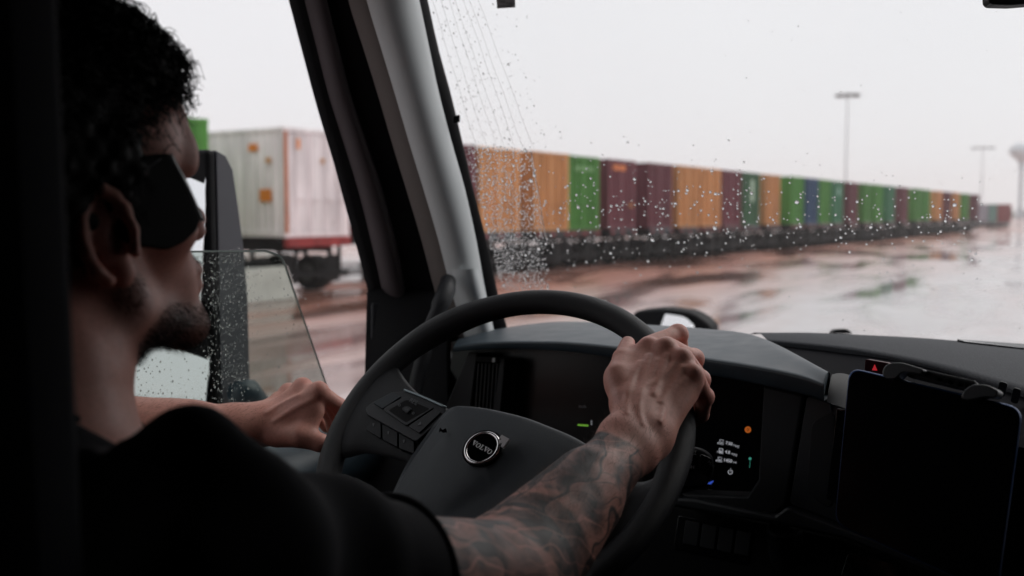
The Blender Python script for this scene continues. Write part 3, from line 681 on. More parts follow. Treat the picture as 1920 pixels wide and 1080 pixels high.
# start button low right, thin light slit
d(prism('button_panel', roundpoly([lp(1590, 1035, -.01), lp(1690, 1060, -.01), lp(1680, 1110, -.01), lp(1570, 1100, -.01)], .006, 3), .01, M_GLOSSBLK, bevel=.001))
d(ringp(1586, 1065, 9, 10.2, 0, 2 * math.pi, M_DARK, 'button_ring', f=lambda x, y: lp(x, y, -.013)))
# hazard switch and air vent right of the tablet
HP = np.array([0, 1.30, 1.9]); 
def hp_(px, py, off=0): return onP(px, py, HP + np.array([0, off, 0]), IN)
d(prism('hazard_switch', roundpoly([hp_(1622, 673), hp_(1668, 681), hp_(1664, 706), hp_(1621, 698)], .003, 3), .03, mat('hazard_red', (.05, .006, .010), .5, spec=.2), bevel=.002))
d(prism('hazard_triangle', [hp_(1640, 683, -.002), hp_(1645, 695, -.002), hp_(1635, 694, -.002)], .001, M_GLOWR))
for k in range(4):
    x = 1874 + k * 26; y = 712 + k * 12
    d(prism('vent_slat', roundpoly([hp_(x, y + 2, -.10), hp_(x + 16, y + 7, -.10), hp_(x + 8, y + 34, -.10), hp_(x - 6, y + 30, -.10)], .003, 3), .012, M_DARK, bevel=.002))

# ================================================================== steering wheel
W0 = np.array([-.5396, 1.0306, 1.9295]); TL = R(45); RO = R(-20)
wnv = np.array([0, -math.sin(TL), math.cos(TL)]); wu0 = np.array([1., 0, 0]); wv0 = np.cross(wnv, wu0)
wu = math.cos(RO) * wu0 + math.sin(RO) * wv0; wv = np.cross(wnv, wu)
RW = .219
def wl(a, r_, h=0): return W0 + r_ * (math.cos(a) * wu + math.sin(a) * wv) + h * wnv
def wp3(u, v, h=0): return W0 + u * wu + v * wv + h * wnv
vs, fs = [], []; NA, NB = 160, 24
for i in range(NA):
    a = 2 * math.pi * i / NA
    th = .0158 + .0022 * math.exp(-((math.degrees(a) % 360 - 30) / 14) ** 2) + .0022 * math.exp(-((math.degrees(a) % 360 - 150) / 14) ** 2)
    for k in range(NB):
        b_ = 2 * math.pi * k / NB; vs.append(wl(a, RW + th * math.cos(b_), th * 1.04 * math.sin(b_)))
for i in range(NA):
    for k in range(NB): fs.append((i * NB + k, ((i + 1) % NA) * NB + k, ((i + 1) % NA) * NB + (k + 1) % NB, i * NB + (k + 1) % NB))
SW = cab(mesh('steering_wheel', vs, fs, M_RIM, None, True))
def s_(o): return put(o, SW)
def wpx(px, py, h=0): return onP(px, py, W0 + wnv * h, wnv)
def spoke(name, secs, m, n=14):
    """secs: (px, py, half width px vector, h, thickness) lofted flattened tubes"""
    G = []
    for (a, b_, h, th) in interp2(secs, n):
        A, B = wpx(a[0], a[1], h), wpx(b_[0], b_[1], h); line = []
        for k in range(17):
            t = 2 * math.pi * k / 16; c_, s2 = math.cos(t), math.sin(t)
            line.append((A + B) / 2 + (B - A) / 2 * np.sign(c_) * abs(c_) ** .8 + wnv * th * np.sign(s2) * abs(s2) ** .8)
        G.append(line)
    return gridsurf(name, G, m)
def interp2(secs, n):
    f = [[*a, *b_, h, t] for (a, b_, h, t) in secs]; return [((q[0], q[1]), (q[2], q[3]), q[4], q[5]) for q in interp(f, n)]
# left spoke flares out of the rim, carries the control pad
s_(spoke('spoke', [((735, 660), (612, 850), 0, .012), ((752, 700), (640, 860), 0, .012), ((790, 742), (690, 850), -.002, .010), ((860, 775), (770, 870), -.004, .010), ((920, 800), (850, 900), -.004, .010)], M_RIM))
s_(spoke('spoke', [((613, 890), (640, 1040), 0, .012), ((650, 890), (680, 1020), -.002, .011), ((700, 920), (730, 1010), -.005, .010), ((800, 960), (800, 1040), -.008, .010)], M_RIM))
s_(spoke('spoke', [((1275, 830), (1180, 1030), 0, .012), ((1240, 890), (1160, 1030), 0, .012), ((1190, 905), (1120, 1040), -.002, .012), ((1100, 880), (1040, 1040), -.004, .012)], M_RIM))
# air-bag cover, domed
out = roundpoly([(846, 760), (905, 764), (985, 782), (1085, 822), (1150, 868), (1165, 930), (1120, 1010), (1010, 1110), (870, 1130), (770, 1060), (722, 955), (762, 868), (818, 790)], [24, 30, 30, 40, 40, 40, 60, 60, 60, 60, 20, 30, 24], 5)
cen = np.array([930., 935.]); HB = .022
G = [[wpx(x, y, HB - .035) for x, y in out + out[:1]], [wpx(x, y, HB - .004) for x, y in out + out[:1]]]
for u, h in ((.995, .0), (.985, .0025), (.965, .0045), (.93, .006), (.8, .010), (.65, .0135), (.5, .0158), (.35, .0172), (.2, .018), (.08, .0182), (.004, .0182)):
    line = []
    for x, y in out + out[:1]:
        q = cen + (np.array([x, y]) - cen) * u; base = wpx(q[0], q[1], HB)
        # two shallow creases running down either side of the emblem
        rel = base - W0; uu, vv = rel @ wu, rel @ wv
        cre = 0
        for x0, sl in ((-.062, -.25), (.062, .25)):
            dd = uu - (x0 + sl * (vv + .0)); sgn = -1 if x0 < 0 else 1
            cre += .006 / (1 + math.exp(-dd * sgn * 380)) * (1 / (1 + math.exp((vv + .005) * 90)) * (1 / (1 + math.exp(-(vv + .11) * 90))))
        line.append(base + wnv * (h - cre))
    G.append(line)
s_(gridsurf('airbag_cover', G, M_PAD))
# emblem: ring, disc, arrow, lettering
EC = np.array([904.5, 840.5]); EH = .0410
def epx(px, py, h=0): return wpx(px, py, EH + h)
ec = epx(*EC); ER = .0218
def eloc(u, v, h=0): return ec + u * wu + v * wv + h * wnv
s_(MB().cyl(eloc(0, 0, -.012), eloc(0, 0, .0008), ER + .0022, 48).build('emblem_seat', M_GLOSSBLK))
vs, fs = [], []
for i in range(64):
    a = 2 * math.pi * i / 64
    for (r_, h) in ((ER - .0038, .0008), (ER - .0036, .0022), (ER - .0018, .0028), (ER, .0020), (ER + .0004, .0005)):
        vs.append(eloc(r_ * math.cos(a), r_ * math.sin(a), h))
for i in range(64):
    for k in range(4): fs.append((i * 5 + k, ((i + 1) % 64) * 5 + k, ((i + 1) % 64) * 5 + k + 1, i * 5 + k + 1))
s_(mesh('emblem_ring', vs, fs, M_CHROME, None, True))
s_(MB().cyl(eloc(0, 0, .0002), eloc(0, 0, .0016), ER - .0037, 48).build('emblem_disc', M_GLOSSBLK))
a = R(45); du = np.array([math.cos(a), math.sin(a)]); dn = np.array([-du[1], du[0]])
def ea(al, ac, h): q = du * al + dn * ac; return eloc(q[0], q[1], h)
ar = [ea(ER - .0012, -.0030, .0030), ea(ER + .0030, -.0030, .0030), ea(ER + .0008, -.0078, .0030)]
tipp = eloc(ER * .707 + .0088, ER * .707 + .0088, .0030)
ar = [ea(ER - .001, -.0028, .0031), ea(ER + .0034, -.0028, .0031), ea(ER + .0012, -.0066, .0031), ea(ER + .0100, -.0066, .0031), ea(ER + .0100, .0, .0031), ea(ER + .0100, .0066, .0031), ea(ER + .0012, .0066, .0031), ea(ER + .0034, .0028, .0031), ea(ER - .001, .0028, .0031)]
# arrow head of the emblem: shaft then a head with its square corner pointing out
ar = [ea(ER - .001, -.0026, .0031), ea(ER + .0022, -.0026, .0031), ea(ER - .0008, -.0076, .0031), ea(ER + .0095, 0, .0031) * 0 + ea(ER + .0064, -.0076, .0031), ea(ER + .0108, .0, .0031), ea(ER + .0064, .0076, .0031), ea(ER - .0008, .0076, .0031), ea(ER + .0022, .0026, .0031), ea(ER - .001, .0026, .0031)]
ar = [ea(ER - .001, -.0026, .0031), ea(ER + .0030, -.0026, .0031), ea(ER + .0004, -.0062, .0031), ea(ER + .0100, -.0050, .0031) * 0 + ea(ER + .0034, -.0088, .0031), ea(ER + .0118, 0, .0031), ea(ER + .0034, .0088, .0031), ea(ER + .0004, .0062, .0031), ea(ER + .0030, .0026, .0031), ea(ER - .001, .0026, .0031)]
s_(prism('emblem_arrow', ar, .003, mat('satin_metal', (.55, .53, .54), .45, .3), n=wnv))
def serif_letters():
    """wide slab-serif capitals V O L V O on the disc"""
    mb = MB(); W_, H_ = .0062, .0052; x = -.0150
    def quad(pts): mb.add([eloc(p[0], p[1], .0021) for p in pts], [tuple(range(len(pts)))])
    def Vv(x):
        quad([(x + .0004, H_ / 2), (x + .0026, H_ / 2), (x + .0042, -H_ / 2), (x + .0030, -H_ / 2)]); quad([(x + .0048, H_ / 2), (x + .0057, H_ / 2), (x + .0040, -H_ / 2), (x + .0032, -H_ / 2)])
        quad([(x - .0003, H_ / 2 + .0000), (x - .0003, H_ / 2 + .0008), (x + .0033, H_ / 2 + .0008), (x + .0033, H_ / 2)]); quad([(x + .0041, H_ / 2), (x + .0041, H_ / 2 + .0008), (x + .0064, H_ / 2 + .0008), (x + .0064, H_ / 2)])
    def Oo(x):
        n = 28
        for k in range(n):
            a0, a1 = 2 * math.pi * k / n, 2 * math.pi * (k + 1) / n; q = []
            for a_, f in ((a0, 1), (a1, 1), (a1, 0), (a0, 0)):
                rx, ry = (.0031, .0031) if f else (.0014, .0024); q.append((x + .0031 + rx * math.cos(a_), ry * math.sin(a_)))
            quad(q)
    def Ll(x):
        quad([(x + .0007, -H_ / 2), (x + .0007, H_ / 2), (x + .0026, H_ / 2), (x + .0026, -H_ / 2)])
        quad([(x, -H_ / 2 - .0004), (x, -H_ / 2 + .0005), (x + .0052, -H_ / 2 + .0005), (x + .0052, -H_ / 2 - .0004)]); quad([(x, H_ / 2), (x, H_ / 2 + .0008), (x + .0034, H_ / 2 + .0008), (x + .0034, H_ / 2)])
        quad([(x + .0044, -H_ / 2), (x + .0044, -.0008), (x + .0052, -.0004), (x + .0052, -H_ / 2)])
    Vv(x); Oo(x + .0064); Ll(x + .0130); Vv(x + .0182); Oo(x + .0244)
    return mb
s_(serif_letters().build('emblem_lettering', mat('letter_silver', (.75, .74, .75), .35, .6)))
# horn symbols moulded in the cover
def glyph(pts, h, m, name='horn_symbol', f=None):
    return s_(prism(name, [wpx(x, y, h) for x, y in pts], .0008, m, n=wnv))
glyph([(825, 801), (829, 806), (836, 803), (838, 810), (830, 811), (826, 808), (823, 810)], .0375, M_GLOSSBLK)
# control pad on the left spoke
CPH = .014
def pad(name, pts, h, th, m, r_=3, bev=.0012): return s_(prism(name, [wpx(x, y, h) for x, y in roundpoly(pts, r_, 4)], th, m, bevel=bev, n=wnv))
pad('control_pad', [(684, 765), (694, 756), (735, 734), (765, 733), (838, 765), (830, 785), (783, 826), (776, 826), (686, 776)], CPH, .03, M_GREY, 6, .002)
pad('control_button', [(699, 755), (735, 736), (752, 743), (717, 766)], CPH + .0022, .004, M_PAD, 3)
pad('control_button', [(718, 768), (724, 762), (757, 744), (768, 744), (813, 764), (762, 798)], CPH + .0028, .004, M_GREY, 5)
pad('control_recess', [(728, 769), (760, 750), (768, 750), (806, 766), (761, 792)], CPH + .0030, .001, M_BLACK, 4, .0004)
pad('control_button', [(752, 766), (762, 760), (773, 766), (763, 775)], CPH + .0052, .004, M_GREY, 4)
pad('control_button', [(765, 799), (813, 766), (828, 772), (786, 812)], CPH + .0022, .004, M_GREY, 4)
s_(MB().tube([wpx(x, y, CPH + .001) for x, y in interp([(758, 731), (780, 739), (806, 750), (836, 764)], 10)], .0016, 8).build('trim_strip', mat('satin_strip', (.22, .27, .29), .3, .5), smooth=True))
lowh = .004
for (a_, b_, c_, e_) in (((687, 775), (714, 790), (714, 822), (687, 806)), ((717, 791), (745, 806), (745, 838), (717, 823)), ((748, 808), (776, 824), (776, 850), (748, 840))):
    pad('control_button', [a_, b_, c_, e_], lowh + .006, .012, M_DARK, 3)
def mark(s, x0, y0, x1, y1, h, m=M_MARK, f=wpx, nr=wnv, **k): return s_(text('button_mark', s, f(x0, y0, h), f(x1, y1, h), nr, m, None, depth=.0004, **k))
M_DIM = mat('dim_mark', (.10, .105, .115), .6)
mark('OK', 758, 768, 766, 771, CPH + .0056, M_DIM); mark('RES', 767, 753, 779, 759, CPH + .0032, M_DIM); mark('+', 777, 761, 780, 762, CPH + .0032, M_DIM)
ringf = lambda x, y: wpx(x, y, CPH + .0034)
s_(ringp(775, 775, 1.6, 2.4, 0, 2 * math.pi, M_DIM, 'button_mark', f=ringf, nrm=wnv)); s_(ringp(749, 760, 1.6, 2.4, 0, 2 * math.pi, M_DIM, 'button_mark', f=ringf, nrm=wnv))
glyph([(783, 797), (788, 790), (790, 796)], CPH + .0028, M_DIM, 'button_mark')
for (x, y) in ((700, 796), (728, 811), (757, 827)): glyph([(x - 2, y - 2), (x + 2, y - 3), (x + 1, y + 3), (x - 1, y + 3)], lowh + .0066, M_DIM, 'button_mark')
# horn paddle on the lower left spoke
pad('horn_paddle', [(657, 900), (664, 894), (700, 912), (728, 935), (722, 960), (668, 940)], .016, .02, M_DARK, 5, .002)
glyph([(682, 914), (690, 917), (697, 920), (697, 922), (690, 920), (688, 924), (686, 923), (687, 918), (682, 916)], .0166, M_MARK)
# steering column and the stalk on its right
cl = MB(); cl.tube([wp3(0, -.02, -.02), wp3(0, -.04, -.12), wp3(0, -.10, -.30)], [.05, .055, .07], 24); cab(cl.build('steering_column', M_BLACK, smooth=True))
STP = P(1260, 870, 1.22); STN = unit(CAM - STP)
def st(px, py, off=0): return onP(px, py, STP + STN * off, STN)
def stp(name, pts, off, th, m, r_=.003, bev=.003): return prism(name, roundpoly([st(x, y, off) for x, y in pts], r_, 4), th, m, bevel=bev, n=STN)
STK = stp('stalk_switch', [(1236, 838), (1300, 836), (1322, 842), (1338, 856), (1338, 890), (1322, 915), (1290, 918), (1230, 905)], 0, .05, M_DARK, .006, .005); cab(STK)
put(stp('stalk_face', [(1240, 845), (1306, 846), (1309, 880), (1282, 886), (1236, 880)], .002, .004, M_GLOSSBLK, .003, .001), STK)
put(stp('stalk_end', [(1312, 850), (1336, 860), (1336, 888), (1322, 894), (1312, 880)], .003, .02, M_GLOSSBLK, .004, .002), STK)
put(stp('stalk_collar', [(1198, 848), (1216, 840), (1240, 838), (1238, 880), (1222, 905), (1190, 912)], .002, .05, M_DARK, .006, .004), STK)
put(stp('stalk_ring', [(1228, 846), (1234, 846), (1232, 880), (1224, 882)], .005, .004, M_GREY, .002, .001), STK)
put(text('stalk_mark', 'PULL', st(1288, 851, .004), st(1306, 853, .004), STN, M_MARK, None), STK)
put(text('stalk_mark', 'PUSH', st(1281, 876, .004), st(1301, 879, .004), STN, M_MARK, None), STK)
put(text('stalk_mark', 'M/A', st(1326, 868, .005), st(1338, 878, .005), STN, M_DIM, None), STK)
put(text('stalk_mark', 'MODE', st(1219, 852, .004), st(1215, 872, .004), STN, M_MARK, None), STK)
sf = lambda x, y: st(x, y, .0045)
put(ringp(1292, 863, 3.4, 4.3, 0, 2 * math.pi, M_MARK, 'sun_symbol', f=sf, nrm=STN), STK)
for k in range(8):
    a = k * math.pi / 4; cx, cy = math.cos(a), math.sin(a)
    put(prism('sun_symbol', [sf(1292 + cx * 5.2 - cy * .5, 863 + cy * 5.2 + cx * .5), sf(1292 + cx * 7 - cy * .5, 863 + cy * 7 + cx * .5), sf(1292 + cx * 7 + cy * .5, 863 + cy * 7 - cx * .5), sf(1292 + cx * 5.2 + cy * .5, 863 + cy * 5.2 - cx * .5)], .0003, M_MARK, n=STN), STK)

# ================================================================== driver's seat
def seat_side():
    rows = []
    for z in np.linspace(1.35, 2.62, 16):
        k = (z - 1.35) / 1.27; hw = .222 * (1 - .05 * k); y = .365 - .012 * k; line = []
        for a in np.linspace(0, 2 * math.pi, 25):
            c_, s2 = math.cos(a), math.sin(a); line.append((-.620 + hw * np.sign(c_) * abs(c_) ** .5, y - .05 + .055 * np.sign(s2) * abs(s2) ** .6, z))
        rows.append(line)
    return rows
st_o = cab(gridsurf('driver_seat', seat_side(), M_SEAT)); put(MB().box((-.84, .20, 1.25), (-.36, .75, 1.4)).build('seat_cushion', M_SEAT, bevel=.05), st_o)

# ================================================================== tablet and its clamp
t0, t1, t2 = P(1591, 688, 1.04), P(1916, 764, .93), P(1563, 985, 1.02)
tu = unit(t1 - t0); tn_ = unit(np.cross(tu, t0 - t2)); tn_ = tn_ if tn_ @ (CAM - t0) > 0 else -tn_; tv = unit(np.cross(tn_, tu))
tw = np.linalg.norm(t1 - t0)
def tpx(px, py, off=0): return onP(px, py, t0 + tn_ * off, tn_)
tp_ = roundpoly([tpx(1591, 688), tpx(1916, 764), tpx(1868, 1118), tpx(1563, 982)], .014, 7)
TB = empty('tablet', V(t0 * 0)); tag(TB, 'large black tablet with a blue edge clamped to the dashboard', 'tablet')
put(prism('tablet_case', tp_, .009, mat('blue_metal', (.04, .09, .24), .35, .4), bevel=.0025, n=tn_), TB)
tc_ = sum(tp_) / len(tp_)
put(prism('tablet_screen', [tc_ + (p - tc_) * .978 + tn_ * .0006 for p in tp_], .001, mat('tablet_glass', (.004, .004, .005), .16, spec=.3), n=tn_), TB)
HD = empty('tablet_holder'); tag(HD, 'grey spring clamp gripping the top edge of the tablet', 'tablet holder')
M_CL = mat('clamp_grey', (.085, .09, .095), .4, bump=.2, bscale=900)
def claw(pts, hw):
    G = []
    for (x, y, o) in interp(pts, 14):
        c_ = tpx(x, y, o); line = []
        for k in range(13):
            a = 2 * math.pi * k / 12; line.append(c_ + tu * hw * math.cos(a) * 1.0 + tn_ * .005 * math.sin(a) + tv * .002 * math.sin(a))
        G.append(line)
    G = [[sum(G[0]) / 13] * 13] + G + [[sum(G[-1]) / 13] * 13]
    return gridsurf('clamp_claw', G, M_CL)
def blob(name, pts, off, th, m, bev): return prism(name, [tpx(x, y, off) for x, y in roundpoly(pts, 9, 5)], th, m, bevel=bev, n=tn_, seg=4)
put(blob('clamp_claw', [(1653, 704), (1656, 688), (1668, 680), (1690, 679), (1732, 692), (1728, 702), (1692, 697), (1680, 710), (1664, 711)], .012, .022, M_CL, .005), HD)
put(blob('clamp_claw', [(1800, 746), (1806, 732), (1822, 720), (1850, 721), (1872, 732), (1868, 746), (1842, 744), (1826, 750), (1810, 750)], .012, .022, M_CL, .005), HD)
put(blob('clamp_bar', [(1700, 688), (1735, 694), (1832, 716), (1830, 738), (1738, 716), (1698, 706)], .002, .014, M_DARK, .003), HD)
put(blob('clamp_rail', [(1738, 694), (1828, 714), (1826, 718), (1737, 698)], .006, .006, M_CL, .001), HD)
for k in range(4): 
    x, y = 1752 + k * 19, 705 + k * 4.4; put(blob('rail_rib', [(x, y), (x + 9, y + 2), (x + 8, y + 10), (x - 1, y + 8)], .005, .006, M_BLACK, .0005), HD)
put(MB().tube([tc_ - tn_ * .01, tc_ - tn_ * .10, tc_ - tn_ * .16 - np.array([0, 0, .02])], [.03, .02, .03], 16).build('mount_arm', M_BLACK, smooth=True), HD)
# sticker at the top of the windshield, visor corner
o = prism('inspection_sticker', [ws(930, -30) - wn * .002 * -1, ws(965, -30), ws(966, 14), ws(932, 16)], .0006, mat('sticker_grey', (.32, .32, .33), .6)); tag(o, 'grey paper sticker at the top of the windshield', 'sticker')
for (y, x0, x1) in ((2, 935, 948), (6, 950, 963), (10, 935, 960)):
    put(text('sticker_print', 'STATE INSP' if x1 - x0 > 14 else 'TXDOT'[:3] , ws(x0, y + 3), ws(x1, y + 3), -wn * -1, M_BLACK, None, depth=.001), o)
cab(MB().box((.15, 1.30, 2.24), (1.02, 1.32, 2.62)).build('windshield_light_blocker', M_DARK, bevel=.006))  # unseen panel added to keep windshield light off the driver's neck
cab(prism('sun_visor', [P(1852, -60, 1.2), P(1990, -60, 1.2), P(1990, 2, 1.2), P(1900, 9, 1.2), P(1862, 8, 1.2), P(1855, 2, 1.2)], .02, M_DARK, bevel=.004))

# DRIVER>>
# ================================================================== implicit surfaces for the driver
VOX = .0021
def smin(a, b, k):
    h = np.clip(.5 + .5 * (b - a) / k, 0, 1); return b * (1 - h) + a * h - k * h * (1 - h)
class Cap:                                       # tapered capsule, optional flattening along an axis
    def __init__(s, a, b, ra, rb=None, flat=None, fk=1.0):
        s.a, s.b = np.asarray(a, float), np.asarray(b, float); s.ra = ra; s.rb = ra if rb is None else rb; s.flat = None if flat is None else unit(flat); s.fk = fk
        s.c = (s.a + s.b) / 2; s.ext = np.linalg.norm(s.b - s.a) / 2 + max(s.ra, s.rb)
    def __call__(s, p):
        ab = s.b - s.a; t = np.clip(((p - s.a) @ ab) / max(ab @ ab, 1e-12), 0, 1); q = p - s.a - t[:, None] * ab
        r_ = s.ra + (s.rb - s.ra) * t
        if s.flat is None: return np.sqrt((q * q).sum(1)) - r_
        f = q @ s.flat; l2 = (q * q).sum(1) - f * f; return np.sqrt(l2 + (f * s.fk) ** 2) - r_
class Ell:
    def __init__(s, c, r_, rot=None):
        s.c = np.asarray(c, float); s.r = np.asarray(r_, float); s.R = np.eye(3) if rot is None else np.asarray(rot); s.ext = s.r.max()
    def __call__(s, p):
        q = (p - s.c) @ s.R; k0 = np.sqrt(((q / s.r) ** 2).sum(1)); k1 = np.sqrt(((q / s.r ** 2) ** 2).sum(1)); return k0 * (k0 - 1) / np.maximum(k1, 1e-9)
def field(groups, cuts, p, c=None, h=None, warp=None):
    tot = np.full(len(p), 1.0)
    for (prims, kin, kout) in groups:
        g_ = None
        for q in prims:
            if c is not None and np.linalg.norm(q.c - c) - q.ext > h + .09: continue
            dq = q(p); g_ = dq if g_ is None else smin(g_, dq, kin)
        if g_ is not None: tot = smin(tot, g_, kout)
    for (q, k) in cuts:
        if c is not None and np.linalg.norm(q.c - c) - q.ext > h + .09: continue
        tot = -smin(-tot, q(p), k)
    if warp is not None: tot = tot + warp(p)
    return tot
def polygonise(name, groups, cuts, m, vox=VOX, warp=None, clip=None):
    prims = [q for g_ in groups for q in g_[0]]; lo = np.min([q.c - q.ext for q in prims], 0) - .02; hi = np.max([q.c + q.ext for q in prims], 0) + .02
    B = 16; bs = B * vox; nb = np.ceil((hi - lo) / bs).astype(int); hd = bs * math.sqrt(3) / 2
    M = (np.array([nb[0], nb[1], nb[2]]) * B + 4).astype(np.int64)
    ax = np.arange(B + 1); gx = np.stack(np.meshgrid(ax, ax, ax, indexing='ij'), -1).reshape(-1, 3)
    ids, pos, quads = [], [], []
    for bi in np.ndindex(*nb):
        o = lo + np.array(bi) * bs; c = o + bs / 2
        nearp = [q for q in prims if np.linalg.norm(q.c - c) - q.ext < hd + .025]
        if not nearp: continue
        f0 = field(groups, cuts, c[None], c, hd)[0]
        if abs(f0) > hd * 2.2 + .03: continue
        p = o + gx * vox; F = field(groups, cuts, p, c, hd, warp)
        if clip is not None: F = np.maximum(F, clip(p))
        if F.min() > 0 or F.max() < 0: continue
        F = F.reshape(B + 1, B + 1, B + 1); base = np.array(bi) * B
        acc = np.zeros((B, B, B, 3)); cnt = np.zeros((B, B, B)); sg = F < 0
        for a in range(3):
            A0 = [slice(None)] * 3; A1 = [slice(None)] * 3; A0[a] = slice(0, B); A1[a] = slice(1, B + 1)
            f0_, f1_ = F[tuple(A0)], F[tuple(A1)]; cr_ = (sg[tuple(A0)] != sg[tuple(A1)]); t = np.where(cr_, f0_ / np.where(cr_, f0_ - f1_, 1), 0)
            o1, o2 = [k for k in range(3) if k != a]
            for d1 in (0, 1):
                for d2 in (0, 1):
                    sl = [slice(None)] * 3; sl[o1] = slice(d1, d1 + B); sl[o2] = slice(d2, d2 + B); cc_ = cr_[tuple(sl)]; tt = t[tuple(sl)]
                    acc[..., a] += np.where(cc_, tt, 0); acc[..., o1] += np.where(cc_, d1, 0); acc[..., o2] += np.where(cc_, d2, 0); cnt += cc_
            # quads on the edges whose start lies inside this block
            sl = [slice(0, B)] * 3; E = cr_[tuple(sl)]; I = np.argwhere(E)
            if len(I):
                s0 = sg[tuple(A0)][tuple(sl)][E]; q = []
                for (d1, d2) in ((-1, -1), (0, -1), (0, 0), (-1, 0)):
                    J = I + base; J[:, o1] += d1; J[:, o2] += d2; q.append((J[:, 0] + 1) + M[0] * ((J[:, 1] + 1) + M[1] * (J[:, 2] + 1)))
                q = np.stack(q, 1); flip = s0 if a != 1 else ~s0; q[~flip] = q[~flip][:, ::-1]; quads.append(q)
        I = np.argwhere(cnt > 0); 
        if len(I):
            v = acc[tuple(I.T)] / cnt[tuple(I.T)][:, None] + I; pos.append(o + v * vox); J = I + base
            ids.append((J[:, 0] + 1) + M[0] * ((J[:, 1] + 1) + M[1] * (J[:, 2] + 1)))
    ids = np.concatenate(ids); pos = np.concatenate(pos); quads = np.concatenate(quads)
    od = np.argsort(ids); ids = ids[od]; pos = pos[od]; k = np.searchsorted(ids, quads); k = np.minimum(k, len(ids) - 1); ok = (ids[k] == quads).all(1); quads = k[ok]
    me = bpy.data.meshes.new(name); me.vertices.add(len(pos)); me.vertices.foreach_set('co', pos.astype(np.float32).ravel())
    me.loops.add(len(quads) * 4); me.loops.foreach_set('vertex_index', quads.astype(np.int32).ravel())
    me.polygons.add(len(quads)); me.polygons.foreach_set('loop_start', np.arange(len(quads), dtype=np.int32) * 4)
    me.update(calc_edges=True); me.validate(); o = link(name, me, m, None, True); print(name, len(pos), 'verts'); return o, pos

# ---- joints: where each joint stands in the photograph and how far from the camera
def J(px, py, d_): return P(px, py, d_)
# head frame
HYAW, HPIT, HROLL = R(-13), R(7), R(0)
HR = np.array(Matrix.Rotation(HYAW, 3, 'Z') @ Matrix.Rotation(HPIT, 3, 'X') @ Matrix.Rotation(HROLL, 3, 'Y'))
EAR = P(194, 436, .70); HO = EAR - HR @ np.array([.076, -.004, 0])
def hl(x, y, z): return HO + HR @ np.array([x, y, z])
def hp3(*a): return [hl(x, y, z) for (x, y, z) in a]
def HE(c, r_): return Ell(hl(*c), r_, HR)
def HC(a, b, ra, rb=None): return Cap(hl(*a), hl(*b), ra, rb)
head = [HE((0, -.018, .052), (.074, .096, .086)), HE((0, .050, .062), (.066, .050, .056)), HE((0, .040, -.02), (.056, .056, .07)),
        HC((-.030, .094, .040), (.030, .094, .040), .0105), HC((-.026, .094, .056), (.026, .094, .056), .013), HC((-.018, .090, .082), (.018, .090, .082), .016),
        HE((.046, .062, -.008), (.02, .026, .02)), HE((-.046, .062, -.008), (.02, .026, .02)),
        HC((.056, .005, -.025), (.052, .018, -.062), .019, .017), HC((-.056, .005, -.025), (-.052, .018, -.062), .019, .017),
        HC((.052, .018, -.064), (.018, .080, -.090), .017, .016), HC((-.052, .018, -.064), (-.018, .080, -.090), .017, .016),
        HC((-.012, .090, -.090), (.012, .090, -.090), .017), HE((0, .078, -.05), (.034, .026, .034))]
nose = [HC((0, .094, .032), (0, .111, -.002), .008, .0105), HE((0, .1145, -.006), (.0115, .012, .0105)), HE((.0125, .107, -.015), (.0075, .011, .0085)), HE((-.0125, .107, -.015), (.0075, .011, .0085))]
lips = [HC((-.018, .0995, -.046), (.018, .0995, -.046), .0072), HC((-.015, .099, -.058), (.015, .099, -.058), .0078)]
ear = []
er = []
for k in range(11):
    a = R(-75 + k * 30 * .93); er.append(hl(.078 + .010 * (1 - math.sin(a)) * .4 + .006 * (math.cos(a) < 0), -.006 - .017 * math.cos(a), .032 * math.sin(a) - .002))
earr = [Cap(er[i], er[i + 1], .0046) for i in range(10)] + [HE((.0785, .000, .0), (.0065, .017, .029)), HE((.080, .004, -.030), (.006, .009, .011))]
ear2 = [HE((-.080, -.004, 0), (.010, .016, .031))]
NB_ = P(44, 748, .70)                         # base of the neck
neckp = [Cap(hl(0, -.020, -.035), NB_ + np.array([-.01, -.01, -.03]), .052, .056), Cap(hl(.01, .035, -.07), NB_ + np.array([.0, .030, -.01]), .022, .026)]
headcuts = [(HE((.031, .0985, .016), (.017, .010, .011)), .008), (HE((-.031, .0985, .016), (.017, .010, .011)), .008), (HC((-.02, .108, -.052), (.02, .108, -.052), .0018), .003), (HE((.088, .002, -.004), (.006, .0075, .011)), .004)]
eyes = [HE((.031, .086, .016), (.0125, .0125, .0125)), HE((-.031, .086, .016), (.0125, .0125, .0125))]
